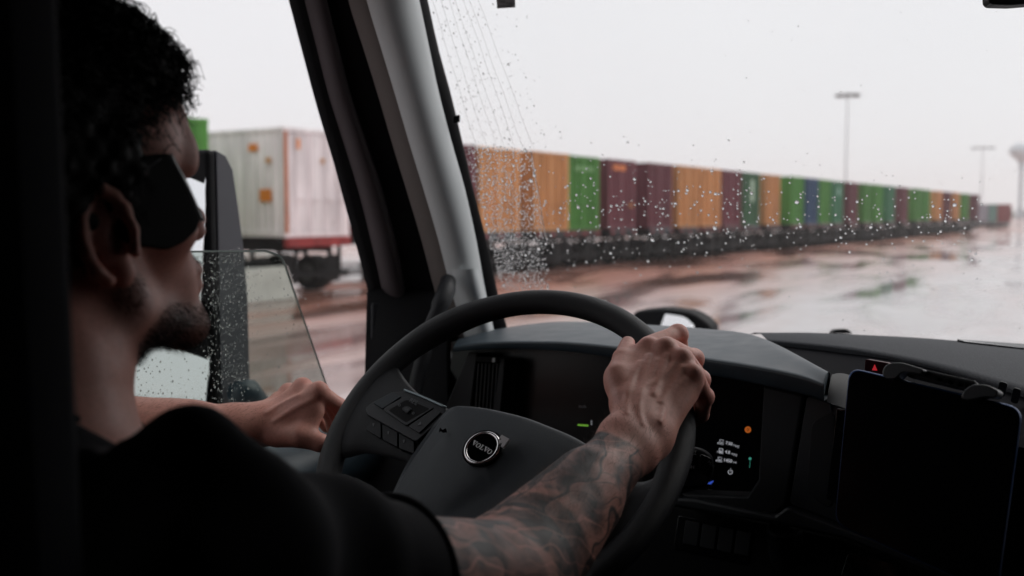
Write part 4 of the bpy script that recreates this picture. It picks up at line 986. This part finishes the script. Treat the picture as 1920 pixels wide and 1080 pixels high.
# torso, arms
SR, SL = P(385, 1120, .585), np.array([-.745, .46, 1.985])
TO = (SR + SL) / 2 + np.array([0, 0, -.03])
torso = [Cap(SL, SR, .062), Ell(TO + np.array([0, .02, -.16]), (.175, .115, .22)), Cap(TO + np.array([0, 0, -.2]), TO + np.array([0, -.02, -.5]), .14, .13), Cap(NB_, TO + np.array([0, 0, -.05]), .068, .1)]
ELR, WRR = P(948, 1092, .83), P(1203, 806, 1.035)
arml = unit(WRR - ELR); side_r = unit(np.cross(arml, CAM - WRR)); side_r = side_r if side_r @ RIGHT > 0 else -side_r
rarm = [Cap(SR, ELR, .056, .047), Cap(SR + (ELR - SR) * .45 + np.array([0, 0, -.008]), ELR + (SR - ELR) * .1, .05, .042),
        Cap(ELR, WRR, .046, .0255, flat=np.cross(arml, side_r), fk=1.12),
        Cap(ELR + arml * .02 - side_r * .010, ELR + arml * .15 - side_r * .006, .040, .030), Cap(ELR + arml * .01 + side_r * .012, ELR + arml * .13 + side_r * .008, .038, .027),
        Cap(WRR - arml * .03 + side_r * .011, WRR + side_r * .012, .0205, .0205), Cap(WRR - arml * .03 - side_r * .012, WRR - side_r * .012 + arml * .01, .020, .019)]
# right hand on the rim
def chain(pts, rs): return [Cap(pts[i], pts[i + 1], rs[i], rs[i + 1]) for i in range(len(pts) - 1)]
mcp = [J(1216, 650, 1.128), J(1250, 652, 1.112), J(1281, 672, 1.095), J(1301, 702, 1.080)]
rf = [[mcp[0], J(1271, 627, 1.165), J(1277, 660, 1.193), J(1262, 690, 1.200)],
      [mcp[1], J(1300, 673, 1.150), J(1302, 706, 1.178), J(1284, 728, 1.182)],
      [mcp[2], J(1313, 712, 1.128), J(1318, 744, 1.155), J(1300, 762, 1.165)],
      [mcp[3], J(1321, 744, 1.105), J(1316, 778, 1.128), J(1300, 790, 1.142)]]
rr_ = [[.0125, .0112, .0095, .0085], [.0128, .0112, .0097, .0087], [.0120, .0106, .0092, .0083], [.0110, .0095, .0083, .0075]]
wr = [WRR - side_r * .012, WRR - side_r * .002, WRR + side_r * .006, WRR + side_r * .014]
palm = [Cap(wr[i], mcp[i] - unit(mcp[i] - wr[i]) * .008, .0165, .0120) for i in range(4)]
palm += [Cap(J(1185, 765, 1.055), J(1208, 700, 1.112), .020, .014), Cap(J(1238, 790, 1.055), J(1284, 735, 1.085), .018, .0155), Cap(J(1215, 760, 1.06), J(1248, 700, 1.105), .021, .016)]
palm += [Cap(mcp[i] + unit(wr[i] - mcp[i]) * .006, mcp[i + 1] + unit(wr[i + 1] - mcp[i + 1]) * .006, .0105) for i in range(3)]
tend = [Cap(mcp[i] + (CAM - mcp[i]) * .0, mcp[i] + (wr[i] - mcp[i]) * .62 + unit(CAM - mcp[i]) * .0165, .0040, .0028) for i in range(4)]
knu = [Ell(mcp[i] + unit(CAM - mcp[i]) * .0070 + np.array([0, 0, .002]), (.0088, .0088, .0088)) for i in range(4)]
thumb = chain([J(1172, 752, 1.06), J(1158, 707, 1.085), J(1166, 672, 1.115), J(1177, 644, 1.145)], [.017, .0130, .0102, .0088])
web = [Cap(J(1160, 705, 1.09), J(1204, 672, 1.125), .0115, .0115), Cap(J(1162, 722, 1.08), J(1212, 700, 1.10), .014)]
WB = J(1223, 801, 1.018)                       # the bump of the wrist bone
# left arm and hand
ELL_, WRL = P(120, 812, 1.24), P(486, 797, 1.36)
al = unit(WRL - ELL_); upv = unit(np.array([0, 0, 1.]) - al * al[2])
larm = [Cap(SL, ELL_, .055, .045), Cap(ELL_, WRL, .046, .0255), Cap(ELL_ + al * .03, ELL_ + al * .15, .041, .033), Cap(WRL - al * .03 + upv * .007, WRL + upv * .006, .019), Cap(WRL - al * .03 - upv * .008, WRL - upv * .006, .019)]
lm = [J(598, 736, 1.355), J(567, 729, 1.385), J(541, 739, 1.415), J(523, 754, 1.435)]
wl_ = [WRL - upv * .004, WRL + upv * .002, WRL + upv * .006 + np.array([-.008, 0, 0]), WRL + upv * .002 + np.array([-.016, 0, 0])]
lpalm = [Cap(wl_[i], lm[i], .0175, .0115) for i in range(4)] + [Cap(J(510, 805, 1.35), J(585, 762, 1.355), .018, .014), Cap(J(520, 795, 1.37), J(560, 752, 1.38), .018, .016)] + [Cap(lm[i], lm[i + 1], .010) for i in range(3)]
lf = [[lm[0], J(636, 762, 1.375), J(650, 800, 1.385), J(648, 826, 1.385)], [lm[1], J(616, 748, 1.41), J(633, 785, 1.42), J(634, 812, 1.42)],
      [lm[2], J(596, 752, 1.445), J(620, 782, 1.455), J(622, 806, 1.455)], [lm[3], J(578, 762, 1.465), J(600, 786, 1.475), J(612, 802, 1.475)]]
lthumb = chain([J(522, 815, 1.345), J(562, 818, 1.335), J(600, 830, 1.335), J(628, 838, 1.34)], [.0175, .0150, .0120, .010])
lweb = [Cap(J(560, 812, 1.34), J(592, 765, 1.355), .011, .0105), Cap(J(575, 820, 1.335), J(596, 775, 1.35), .0085)]
lk = [Ell(lm[i] + np.array([0, 0, .005]), (.0095,) * 3) for i in range(4)]
body_groups = [(head, .018, .02), (nose, .006, .008), (lips, .004, .006), (eyes, .001, .002), (earr, .004, .004), (ear2, .003, .004), (neckp, .02, .03), (torso, .05, .04),
    (rarm, .02, .03), (palm, .010, .016), (tend, .001, .005), (knu, .001, .006), (thumb, .004, .010), (web, .006, .012), ([Ell(WB, (.009, .009, .009))], .001, .010)]
for i in range(4): body_groups.append((chain(rf[i], [q * .97 for q in rr_[i]]), .003, .0022))
for i in range(4): body_groups.append(([Ell(rf[i][1], (rr_[i][1] * 1.08,) * 3)], .001, .004))
body_groups += [(larm, .02, .03), (lpalm, .010, .014), (lk, .001, .008), (lthumb, .004, .008), (lweb, .005, .010)]
for i in range(4): body_groups.append((chain(lf[i], rr_[i]), .003, .0035))
def on_skin(x_, y_, d0=.95, sink=.0012):
    """where the sight line through (x_, y_) first meets the body"""
    r_ = ray(x_, y_); r_ = r_ / np.linalg.norm(r_); t_ = d0
    for _ in range(60):
        f_ = field(body_groups, [], (CAM + r_ * t_)[None])[0]; t_ += f_ * .8
        if f_ < .0002: break
    return CAM + r_ * (t_ + sink)
veins = []
for vp_, rv in (([(1205, 796), (1197, 762), (1206, 728), (1222, 700), (1232, 676)], .0016), ([(1206, 728), (1228, 716), (1250, 700), (1264, 684)], .0015), ([(1238, 792), (1246, 760), (1262, 734), (1284, 712)], .0016), ([(1176, 776), (1176, 742), (1188, 706), (1200, 680)], .0015),
        ([(1249, 668), (1240, 700), (1226, 740)], .0020), ([(1279, 690), (1264, 718), (1240, 756)], .0020), ([(1217, 668), (1210, 700), (1200, 740)], .0019)):
    pv_ = [on_skin(x_, y_) for x_, y_ in interp(vp_, 9)]; veins += [Cap(pv_[i], pv_[i + 1], rv) for i in range(8)]
lve = []
for vp_ in ([(500, 775), (530, 757), (560, 742)], [(515, 790), (550, 768), (588, 748)]):
    pv_ = [on_skin(x_, y_, 1.2) for x_, y_ in interp(vp_, 7)]; lve += [Cap(pv_[i], pv_[i + 1], .0020) for i in range(6)]
body_groups += [(veins, .001, .005), (lve, .001, .005)]
def skin_warp(p):
    return .0003 * np.sin(p[:, 0] * 61 + 3 * np.sin(p[:, 1] * 40)) * np.sin(p[:, 2] * 57 + p[:, 1] * 30)

def skin_mat():
    m = bpy.data.materials.new('skin'); m.use_nodes = True; t = m.node_tree; b = t.nodes['Principled BSDF']; N = t.nodes.new; K = t.links.new
    co = N('ShaderNodeTexCoord')
    def noise(sc, det, dist=0, ro=.55, vec=None):
        n = N('ShaderNodeTexNoise'); n.inputs['Scale'].default_value = sc; n.inputs['Detail'].default_value = det; n.inputs['Distortion'].default_value = dist; n.inputs['Roughness'].default_value = ro
        K(vec or co.outputs['Object'], n.inputs['Vector']); return n.outputs['Fac']
    def rng(x, a, b_, c, d_):
        r_ = N('ShaderNodeMapRange'); r_.inputs[1].default_value = a; r_.inputs[2].default_value = b_; r_.inputs[3].default_value = c; r_.inputs[4].default_value = d_; K(x, r_.inputs[0]); return r_.outputs[0]
    def mixc(f, a, b_):
        q_ = N('ShaderNodeMix'); q_.data_type = 'RGBA'; K(f, q_.inputs[0])
        for s2, k in ((a, 6), (b_, 7)):
            if isinstance(s2, tuple): q_.inputs[k].default_value = (*s2, 1)
            else: K(s2, q_.inputs[k])
        return q_.outputs[2]
    def op(o_, a, b_):
        q_ = N('ShaderNodeMath'); q_.operation = o_; q_.use_clamp = True
        for i, v in enumerate((a, b_)):
            if isinstance(v, (int, float)): q_.inputs[i].default_value = v
            else: K(v, q_.inputs[i])
        return q_.outputs[0]
    base = mixc(rng(noise(28, 6), .3, .7, 0, 1), (.62, .30, .235), (.67, .315, .26))
    base = mixc(rng(noise(300, 3), .45, .8, 0, .5), base, (.42, .20, .155))
    at = N('ShaderNodeAttribute'); at.attribute_name = 'tattoo'; ab = N('ShaderNodeAttribute'); ab.attribute_name = 'beard'
    ak = N('ShaderNodeAttribute'); ak.attribute_name = 'flush'
    base = mixc(ak.outputs['Fac'], base, (.58, .20, .17))
    # inked sleeve: swirling bands, shaded leaves, bare lines between them
    def wave(sc, dist, det, rot, kind='RINGS', prof='SIN', ds=1.5):
        mp_ = N('ShaderNodeMapping'); mp_.inputs['Rotation'].default_value = rot; K(co.outputs['Object'], mp_.inputs['Vector'])
        w_ = N('ShaderNodeTexWave'); w_.wave_type = kind; w_.wave_profile = prof; w_.inputs['Scale'].default_value = sc; w_.inputs['Distortion'].default_value = dist
        w_.inputs['Detail'].default_value = det; w_.inputs['Detail Scale'].default_value = ds; K(mp_.outputs[0], w_.inputs['Vector']); return w_.outputs['Fac']
    big = wave(4.2, 14, 1.2, (0, .4, .3), ds=1.0); petal = wave(12, 7, 1.5, (.9, .2, .5), 'BANDS', 'SAW', 1.6); hatch = wave(42, 6, 1, (.3, 1.0, .2), 'BANDS', ds=.8)
    sw = noise(20, 5, 1.6)
    ink = op('ADD', op('MULTIPLY', petal, .50), rng(sw, .36, .62, .62, .10))           # leaves shaded from dark edge to pale
    ink = op('SUBTRACT', ink, op('MULTIPLY', rng(hatch, .5, .9, 0, .22), rng(noise(11, 2), .45, .6, 0, 1)))
    ink = op('SUBTRACT', ink, rng(big, .90, .985, 0, .55))                             # bare skin curves
    ink = op('MAXIMUM', ink, rng(big, .80, .86, 0, .9) if False else op('MULTIPLY', rng(big, .02, .10, .95, 0), 1))
    ol = wave(12, 7, 1.5, (.9, .2, .5), 'BANDS', 'SIN', 1.6); ol2 = wave(19, 10, 1.2, (.2, .9, 1.1), 'RINGS', 'SIN', 1.2)
    ink = op('ADD', ink, .18); ink = op('MAXIMUM', ink, rng(ol, .0, .05, .97, 0)); ink = op('MAXIMUM', ink, op('MULTIPLY', rng(ol2, .0, .045, .9, 0), rng(noise(8, 1), .45, .55, 0, 1)))
    ink = op('SUBTRACT', ink, op('MULTIPLY', rng(ol2, .93, .985, 0, .5), rng(noise(8, 1), .55, .45, 0, 1))); ink = op('MINIMUM', ink, .96)
    ink = op('MULTIPLY', ink, at.outputs['Fac'])
    col = mixc(ink, base, (.010, .014, .016)); col = mixc(ab.outputs['Fac'], col, (.018, .012, .010))
    K(col, b.inputs['Base Color']); K(rng(noise(60, 4), .3, .7, .42, .58), b.inputs['Roughness']); b.inputs['Specular IOR Level'].default_value = .4
    b.inputs['Subsurface Weight'].default_value = .12; b.inputs['Subsurface Radius'].default_value = (.9, .35, .2); b.inputs['Subsurface Scale'].default_value = .006
    bp = N('ShaderNodeBump'); bp.inputs['Strength'].default_value = .35; bp.inputs['Distance'].default_value = .0006
    vz = N('ShaderNodeTexVoronoi'); vz.inputs['Scale'].default_value = 750; K(co.outputs['Object'], vz.inputs['Vector']); hm_ = op('ADD', vz.outputs['Distance'], noise(120, 8)); K(hm_, bp.inputs['Height']); K(bp.outputs[0], b.inputs['Normal'])
    return m
M_SKIN = skin_mat()
PR = empty('person'); tag(PR, 'driver in black t-shirt and sunglasses, tattooed right arm on the steering wheel', 'person')
floor_clip = lambda p: (1.45 - p[:, 2])
body, pos = polygonise('body', body_groups, headcuts, M_SKIN, warp=skin_warp, clip=floor_clip); put(body, PR)
def seg_t(p, a, b_): ab = b_ - a; return ((p - a) @ ab) / (ab @ ab)
def segd(p, a, b_): t = np.clip(seg_t(p, a, b_), 0, 1); return np.linalg.norm(p - a - t[:, None] * (b_ - a), axis=1)
tf = seg_t(pos, ELR, WRR); df = segd(pos, ELR, WRR); du_ = segd(pos, SR, ELR)
wob = .02 * np.sin(pos[:, 0] * 80) + .012 * np.sin(pos[:, 2] * 190 + pos[:, 1] * 60)
tat = np.clip(((.80 + wob) - tf) / .015, 0, 1) * ((df < .075) | (du_ < .085)) * (seg_t(pos, SR, ELR) > .25) * (np.linalg.norm(pos - HO, axis=1) > .16) * (pos @ RIGHT > P(560, 900, .62) @ RIGHT)
loc = (pos - HO) @ HR
near_h = np.linalg.norm(loc, axis=1) < .17
def zone(c, r_): return np.clip(1.6 - np.sqrt((((loc - np.array(c)) / np.array(r_)) ** 2).sum(1)) * 1.3, 0, 1)
beard = np.maximum.reduce([zone((0, .09, -.094), (.045, .045, .028)), zone((.045, .045, -.085), (.032, .06, .024)), zone((-.045, .045, -.085), (.032, .06, .024)), zone((0, .108, -.034), (.030, .016, .011)), .75 * zone((.058, .01, -.05), (.022, .022, .035)), .6 * zone((0, .05, -.10), (.05, .05, .02))]) * near_h
beard *= RNG.uniform(.75, 1.0, len(beard))
fl = np.zeros(len(pos))
for q in mcp + lm + [f[1] for f in rf] + [f[1] for f in lf]: fl = np.maximum(fl, np.clip(1 - np.linalg.norm(pos - q, axis=1) / .02, 0, 1) * .7)
for nm, arr in (('tattoo', tat), ('beard', beard), ('flush', fl)):
    at = body.data.attributes.new(nm, 'FLOAT', 'POINT'); at.data.foreach_set('value', arr.astype(np.float32))

# ---- t-shirt
cuff = SR + (ELR - SR) * .53; ud = unit(ELR - SR)
sh_g = [([Cap(SL + np.array([0, 0, -.03]), SR, .068), Ell(TO + np.array([0, .02, -.16]), (.192, .132, .235)), Cap(TO + np.array([0, 0, -.2]), TO + np.array([0, -.02, -.5]), .16, .15), Cap(NB_ + np.array([-.005, 0, -.0]), TO + np.array([0, 0, -.08]), .080, .122)], .05, .02),
        ([Cap(SR, cuff + ud * .02, .064, .064), Cap(P(362, 840, .60), P(400, 1020, .60), .014, .05), Cap(P(362, 844, .60), P(240, 890, .62), .014, .024), Cap(P(450, 985, .60), P(600, 1040, .66), .035, .04)], .03, .025),
        ([Cap(SL, SL + (ELL_ - SL) * .5, .07, .064)], .02, .03)]
LOSR = np.array([.665, .747, 0])
def neckline(p): return NB_[2] + .018 - .65 * ((p - NB_) @ LOSR)
def sh_clip(p):
    a = (p - cuff) @ ud                                        # sleeve ends in a plane across the arm
    near_arm = segd(p, SR, ELR) < .12
    c1 = np.where(near_arm, a, -1)
    b_ = (p - (SL + (ELL_ - SL) * .45)) @ unit(ELL_ - SL); c2 = np.where(segd(p, SL, ELL_) < .12, b_, -1)
    # hollow at the cuff, cut off along the neckline
    arm = np.where(a > -.035, .058 - segd(p, SR, ELR + ud * .1), -1)
    nk = np.where(np.linalg.norm((p - NB_)[:, :2], axis=1) < .14, p[:, 2] - neckline(p), -1)
    return np.maximum.reduce([c1, c2, arm, nk, 1.45 - p[:, 2]])
def sh_warp(p):
    s1 = (p - SR) @ ud; f = .0028 * np.clip((.12 - s1) / .03, 0, 1) * np.sin(s1 * 75 + 9 * p[:, 2] + 2.5 * np.sin(p[:, 0] * 22)) + .0022 * np.sin(p[:, 2] * 60 + p[:, 0] * 45) + .0035 * np.sin(p[:, 0] * 34 + p[:, 2] * 52 + 2.2 * np.sin(p[:, 1] * 21)) * np.sin(p[:, 1] * 30 + 1)
    return f
shirt, _ = polygonise('t_shirt', sh_g, [], M_CLOTH, vox=.0034, warp=sh_warp, clip=sh_clip); put(shirt, PR)
# rolled hem of the sleeve and collar band
hem = []; hx = unit(np.cross(ud, [0, 0, 1])); hy = np.cross(ud, hx); axc = cuff - ud * .004
hemp = [axc + (.0635 + .0008 * math.sin(3 * a + 1)) * (math.cos(a) * hx + math.sin(a) * hy) for a in np.linspace(0, 2 * math.pi, 40)]
put(MB().tube(hemp, .0035, 8, cap=False).build('sleeve_hem', M_CLOTH, smooth=True), shirt)
col_ = []
for a in np.linspace(0, 2 * math.pi, 60):
    q_ = NB_ + np.array([-.004 + .079 * math.cos(a), .079 * math.sin(a), 0]); q_[2] = neckline(q_[None])[0] - .003; col_.append(q_)
put(MB().tube(col_, .007, 8, cap=False).build('collar', M_CLOTH, smooth=True), shirt)

# ---- hair: a scalp mass with a few thousand curls
M_HAIR = mat('dark_hair', (.006, .005, .0045), .6, spec=.2)
hair_g = [([HE((0, -.030, .074), (.088, .104, .104)), HE((0, .026, .118), (.070, .066, .056)), HE((.066, -.03, .03), (.018, .052, .055)), HE((-.066, -.03, .03), (.018, .052, .055)), HE((.071, .018, .036), (.012, .018, .030)), HE((0, .062, .116), (.055, .045, .028))], .02, .01)]
def hw_(p): return .003 * np.sin(p[:, 0] * 260 + 2 * np.sin(p[:, 1] * 190)) * np.sin(p[:, 2] * 240) 
def hclip(p):
    q = (p - HO) @ HR; return np.maximum(-(q[:, 2] + .045 - .35 * (q[:, 1] + .0)), q[:, 1] - .118)
hb, hpos = polygonise('hair', hair_g, [], M_HAIR, vox=.004, warp=hw_, clip=None); put(hb, PR)
hl_loc = (hpos - HO) @ HR; sel = hl_loc[(hl_loc[:, 2] > -.02)]
hv, hf = [], []
wts = np.where((sel[:, 0] > -.02) | (sel[:, 1] > .03) | (sel[:, 2] > .1), 1.0, .15) * np.where(sel[:, 1] > .02, 2.2, 1); wts /= wts.sum()
for k in RNG.choice(len(sel), 3400, p=wts):
    p0 = sel[k]; nr = unit(p0 - np.array([0, 0, .04])); top = p0[2] > .07 or p0[1] > .05
    ln = RNG.uniform(.012, .026) if top else RNG.uniform(.004, .009)
    rc = RNG.uniform(.004, .009) if top else .0015
    fwd = unit(nr * .7 + np.array([RNG.normal() * .35, .35 if top else 0, RNG.normal() * .25 + (.1 if top else -.3)]))
    if p0[1] > .07: fwd = unit(fwd + np.array([0, .3, -.55]))
    a = unit(np.cross(fwd, RNG.normal(size=3))); b_ = np.cross(fwd, a); ph = RNG.uniform(0, 6.3); tw_ = RNG.uniform(6, 12) * (1 if RNG.random() > .5 else -1); th = RNG.uniform(.0006, .0013)
    n = 15; pts = []
    for i in range(n):
        u = i / (n - 1); pts.append(p0 - nr * .003 + fwd * ln * u + rc * min(1, u * 2.5) * ((math.cos(ph + tw_ * u) - math.cos(ph) * (1 - u)) * a + (math.sin(ph + tw_ * u) - math.sin(ph) * (1 - u)) * b_) + np.array([0, 0, -.010 * u * u]))
    base = len(hv)
    for i in range(n):
        t = unit(pts[min(i + 1, n - 1)] - pts[max(i - 1, 0)]); s1 = unit(np.cross(t, [.3, .5, .81])); s2 = np.cross(t, s1); r_ = th * (1 - .75 * i / (n - 1))
        for j in range(3):
            q = 2 * math.pi * j / 3; hv.append(HO + HR @ (pts[i] + r_ * (math.cos(q) * s1 + math.sin(q) * s2)))
    for i in range(n - 1):
        for j in range(3): j2 = (j + 1) % 3; hf.append((base + 3 * i + j, base + 3 * i + j2, base + 3 * i + 3 + j2, base + 3 * i + 3 + j))
me = bpy.data.meshes.new('curls'); me.from_pydata(hv, [], hf); me.update(); put(link('curls', me, M_HAIR, None, True), hb)
# beard hairs along the jaw and arm hairs along the forearms
def fuzz(name, pts, nrm, ln, th, m, dirv, jit=.5):
    hv, hf = [], []
    for p0, n_ in zip(pts, nrm):
        dv = unit(dirv + n_ * .75 + RNG.normal(size=3) * jit); l = ln * RNG.uniform(.5, 1.3); s1 = unit(np.cross(dv, RNG.normal(size=3))); b0 = len(hv); bend = RNG.normal(size=3) * .12
        for i in range(4):
            u = i / 3; c_ = p0 + dv * l * u + bend * l * u * u; r_ = th * (1 - .85 * u); hv += [c_ + s1 * r_, c_ - s1 * r_]
        for i in range(3): hf.append((b0 + 2 * i, b0 + 2 * i + 1, b0 + 2 * i + 3, b0 + 2 * i + 2))
    me = bpy.data.meshes.new(name); me.from_pydata([tuple(v) for v in hv], [], hf); me.update(); return put(link(name, me, m, None), PR)
nn_ = np.zeros(len(pos) * 3, np.float32); body.data.vertices.foreach_get('normal', nn_); nn_ = nn_.reshape(-1, 3)
if (nn_[:500] * (pos[:500] - pos[:500].mean(0))).sum() == 0: pass
c_ = np.where(beard > .35)[0]; c_ = RNG.choice(c_, min(9000, len(c_)), replace=False)
fuzz('beard_hair', pos[c_], nn_[c_], .0055, .00022, M_HAIR, HR @ np.array([0, .3, -.8]))
c_ = np.where((tf > .12) & (tf < .98) & (df < .06))[0]; c_ = RNG.choice(c_, min(2600, len(c_)), replace=False)
M_AH = mat('arm_hair', (.06, .035, .022), .5)
fuzz('arm_hair', pos[c_], nn_[c_], .009, .00008, M_AH, arml * .6 - side_r * .3)
tl = seg_t(pos, ELL_, WRL); dl = segd(pos, ELL_, WRL); c_ = np.where((tl > .2) & (tl < 1.0) & (dl < .06))[0]; c_ = RNG.choice(c_, min(1800, len(c_)), replace=False)
fuzz('arm_hair', pos[c_], nn_[c_], .009, .00010, M_AH, al)

# ---- sunglasses: wide wraparound front with broad temples
def gl3(x, y, z): return hl(x, y, z)
GLS = None
TPt = hl(.0835, .03, 0); TNn = HR @ unit([1, .10, 0])
def gp(px, py, off=0): return onP(px, py, TPt + TNn * off, TNn)
tout = [gp(x, y) for x, y in roundpoly([(222, 352), (262, 292), (316, 286), (345, 332), (378, 410), (372, 432), (346, 456), (315, 470), (286, 464), (244, 460), (222, 440)], [20, 20, 5, 30, 10, 14, 24, 16, 20, 20, 10], 4)]
M_GF = mat('glasses_frame', (.003, .0035, .004), .5, spec=.12)
GLS = put(prism('sunglasses', tout, .006, M_GF, bevel=.0022, n=TNn, seg=3), PR)
edge = [gp(x, y, -.0015) for x, y in interp([(318, 290), (330, 312), (347, 344), (364, 380), (378, 414)], 12)]
put(MB().tube(edge, .0017, 8).build('lens_edge', mat('clear_lens_edge', (.45, .52, .54), .15, spec=.8), smooth=True), GLS)
# curved front shield reaching round the nose to the other temple
rows = []
e0 = [(q - HO) @ HR for q in (edge[0], edge[len(edge) // 2], edge[-1])]
for u in np.linspace(0, 1, 14):
    a = math.pi / 2 * (1 - 2 * u); line = []
    for e_ in e0:
        line.append(HO + HR @ np.array([e_[0] * math.sin(a) if abs(a) > .01 else 0, e_[1] + .012 * math.cos(a) - (.012 if abs(u - .5) < .1 and e_ is e0[2] else 0), e_[2]]))
    rows.append(line)
put(gridsurf('lens', rows, M_GLOSSBLK, thick=.002), GLS)
put(prism('far_temple', [hl(-.080, .09, .03), hl(-.080, .09, .01), hl(-.080, .0, .02), hl(-.080, .0, .03)], .003, M_GF), GLS)
# small worn lettering on the temple: too worn to read, a row of short strokes
for k in range(9):
    x, y = 265 + k * 4.2, 326 - k * 3.1; put(prism('temple_mark', [gp(x, y, .0004), gp(x + 2.6, y - 1.8, .0004), gp(x + 3.2 + (k % 3) * .3, y - 4.2 - (k % 2), .0004), gp(x + .6, y - 3.2, .0004)], .0003, M_MARK, n=TNn), GLS)
# <<DRIVER
# ================================================================== raindrops
def sky_y(x): return 283 + (x - 1000) * .095
def drops(name, spots, n, label, m, outn):
    """spots: (point, radius, stretch) flattened water beads sitting on a pane"""
    vs, fs = [], []; up = unit(np.array([0, 0, 1.]) - outn * outn[2]); rt = np.cross(up, outn)
    prof = ((1, 0), (.86, .22), (.52, .38)); taken = {}
    for (p, r_, st_) in spots:
        key = (int(p @ rt // .004), int(p @ up // .004)); near_ = [q for i in (-1, 0, 1) for j in (-1, 0, 1) for q in taken.get((key[0] + i, key[1] + j), [])]
        if any(np.linalg.norm(p - q[0]) < (r_ + q[1]) * 1.12 for q in near_): continue
        taken.setdefault(key, []).append((p, r_))
        b = len(vs); K = 9; fw_ = (p - CAM) @ FW; X_, Y_ = 960 + CF * ((p - CAM) @ RIGHT) / fw_, 540 - CF * ((p - CAM) @ UP) / fw_; low_ = Y_ > sky_y(X_); hg = 1.25 if low_ else .28; sh_ = .35 if low_ else 0; r_ = r_ if low_ else r_ * .75; wob = [1 + .12 * RNG.normal() for _ in range(K)]
        for (f, h) in prof:
            for k in range(K):
                a = 2 * math.pi * k / K; yy = math.sin(a); s2 = st_ if yy > 0 else 1
                vs.append(p + outn * (h * r_ * hg + .0002) + rt * r_ * f * math.cos(a) * wob[k] + up * (r_ * f * yy * s2 * wob[k] + sh_ * r_ * h / .38))
        vs.append(p + outn * (.44 * r_ * hg + .0002) + up * sh_ * r_ * 1.1); t = len(vs) - 1
        for i in range(2):
            for k in range(K): fs.append((b + i * K + k, b + i * K + (k + 1) % K, b + (i + 1) * K + (k + 1) % K, b + (i + 1) * K + k))
        for k in range(K): fs.append((b + 2 * K + k, b + 2 * K + (k + 1) % K, t))
        fs.append(tuple(b + k for k in range(K))[::-1])
    o = mesh(name, vs, fs, m, None, True); tag(o, label, 'raindrops', kind='stuff'); return o
M_WATER = bpy.data.materials.new('water'); M_WATER.use_nodes = True; q = M_WATER.node_tree.nodes['Principled BSDF']
q.inputs['Transmission Weight'].default_value = 1; q.inputs['Roughness'].default_value = .0; q.inputs['IOR'].default_value = 1.33
outw = -wn
sp = []
for k in range(2600):                                     # dense fan left by the wiper, beside the pillar
    y = RNG.uniform(275, 545) if k % 11 else RNG.uniform(400, 545); lo = 868 + (y - 270) * .27; hi = 998 + max(0, (y - 280)) * .13
    x = lo + (hi - lo) * RNG.beta(1.05, 1.3)
    sp.append((ws(x, y), RNG.gamma(4, .00026) + .0006, RNG.uniform(.9, 1.3)))
for k in range(420):
    y = RNG.uniform(0, 285); x = 805 + y * .27 + RNG.uniform(0, 190) * RNG.uniform(.3, 1); sp.append((ws(x, y), RNG.gamma(3, .0003) + .0003, RNG.uniform(1, 2)))
for k in range(330):
    x = RNG.uniform(1000, 1400); y = RNG.normal(400, 52); sp.append((ws(x, y), RNG.gamma(4, .00028) + .0006, 1.1))
for k in range(230):
    x = RNG.uniform(1380, 1840); y = 395 + (x - 1400) * .07 + RNG.normal(0, 42); sp.append((ws(x, y), RNG.gamma(4, .00027) + .0005, 1.1))
for k in range(200):
    x = RNG.uniform(900, 1920); y = RNG.uniform(300, 620) if k % 4 else RNG.uniform(20, 300); sp.append((ws(x, y), RNG.gamma(3, .0002) + .0003, 1.1))
drops('raindrops', sp, 0, 'raindrops on the windshield, thickest beside the pillar', M_WATER, outw)
# thin water lines dragged down by the wiper beside the pillar
st2 = MB()
for k in range(7):
    x0 = 812 + k * 14 + RNG.uniform(-2, 2); pts = []
    for i, y in enumerate(np.linspace(-60, 285, 18)):
        pts.append(ws(x0 + (y) * (.30 + .012 * k) + .8 * math.sin(y * .05 + k), y) + outw * .0004)
    st2.tube(pts, .0004, 5)
pts = [ws(x, y) + outw * .0004 for x, y in interp([(996, 285), (1003, 330), (1012, 380), (1020, 430), (1026, 450)], 14)]
st2.tube(pts, .0009, 6)
o = st2.build('water_streaks', M_WATER, smooth=True); tag(o, 'thin streaks of water running down the windshield beside the pillar', 'water streaks', kind='stuff')
sp = []
for k in range(1150):
    x = RNG.uniform(235, 600) if k % 3 else RNG.uniform(383, 466); y = RNG.uniform(478, 760)
    if x > 470 and RNG.random() < .65: continue
    sp.append((onX(x, y, GX), RNG.gamma(3, .00020) + .00035, RNG.uniform(1, 1.6)))
for k in range(48):                                       # slanting runs of tiny beads
    x, y = RNG.uniform(385, 455), RNG.uniform(480, 740)
    for i in range(14): sp.append((onX(x + i * RNG.uniform(2.5, 3.4), y - i * 1.6 + RNG.normal() * .6, GX), RNG.uniform(.0003, .0008), 1.2))
drops('raindrops', [s for s in sp if True], 0, 'raindrops on the lowered door window in front of the mirror', M_WATER, np.array([-1., 0, 0]))

# ================================================================== rain haze over the yard
hz = MB().box((-1350, -1350, -1.2), (1350, 1350, 42)).build('haze', None)
hm2 = bpy.data.materials.new('rain_haze'); hm2.use_nodes = True; t = hm2.node_tree; t.nodes.clear()
ho = t.nodes.new('ShaderNodeOutputMaterial'); pv = t.nodes.new('ShaderNodeVolumePrincipled')
pv.inputs['Color'].default_value = (1, 1, 1, 1); pv.inputs['Density'].default_value = .0007; pv.inputs['Anisotropy'].default_value = .2
t.links.new(pv.outputs[0], ho.inputs['Volume']); hz.data.materials.append(hm2); tag(hz, None, None, kind='stuff')
try: hm2.cycles.homogeneous_volume = True
except Exception: pass
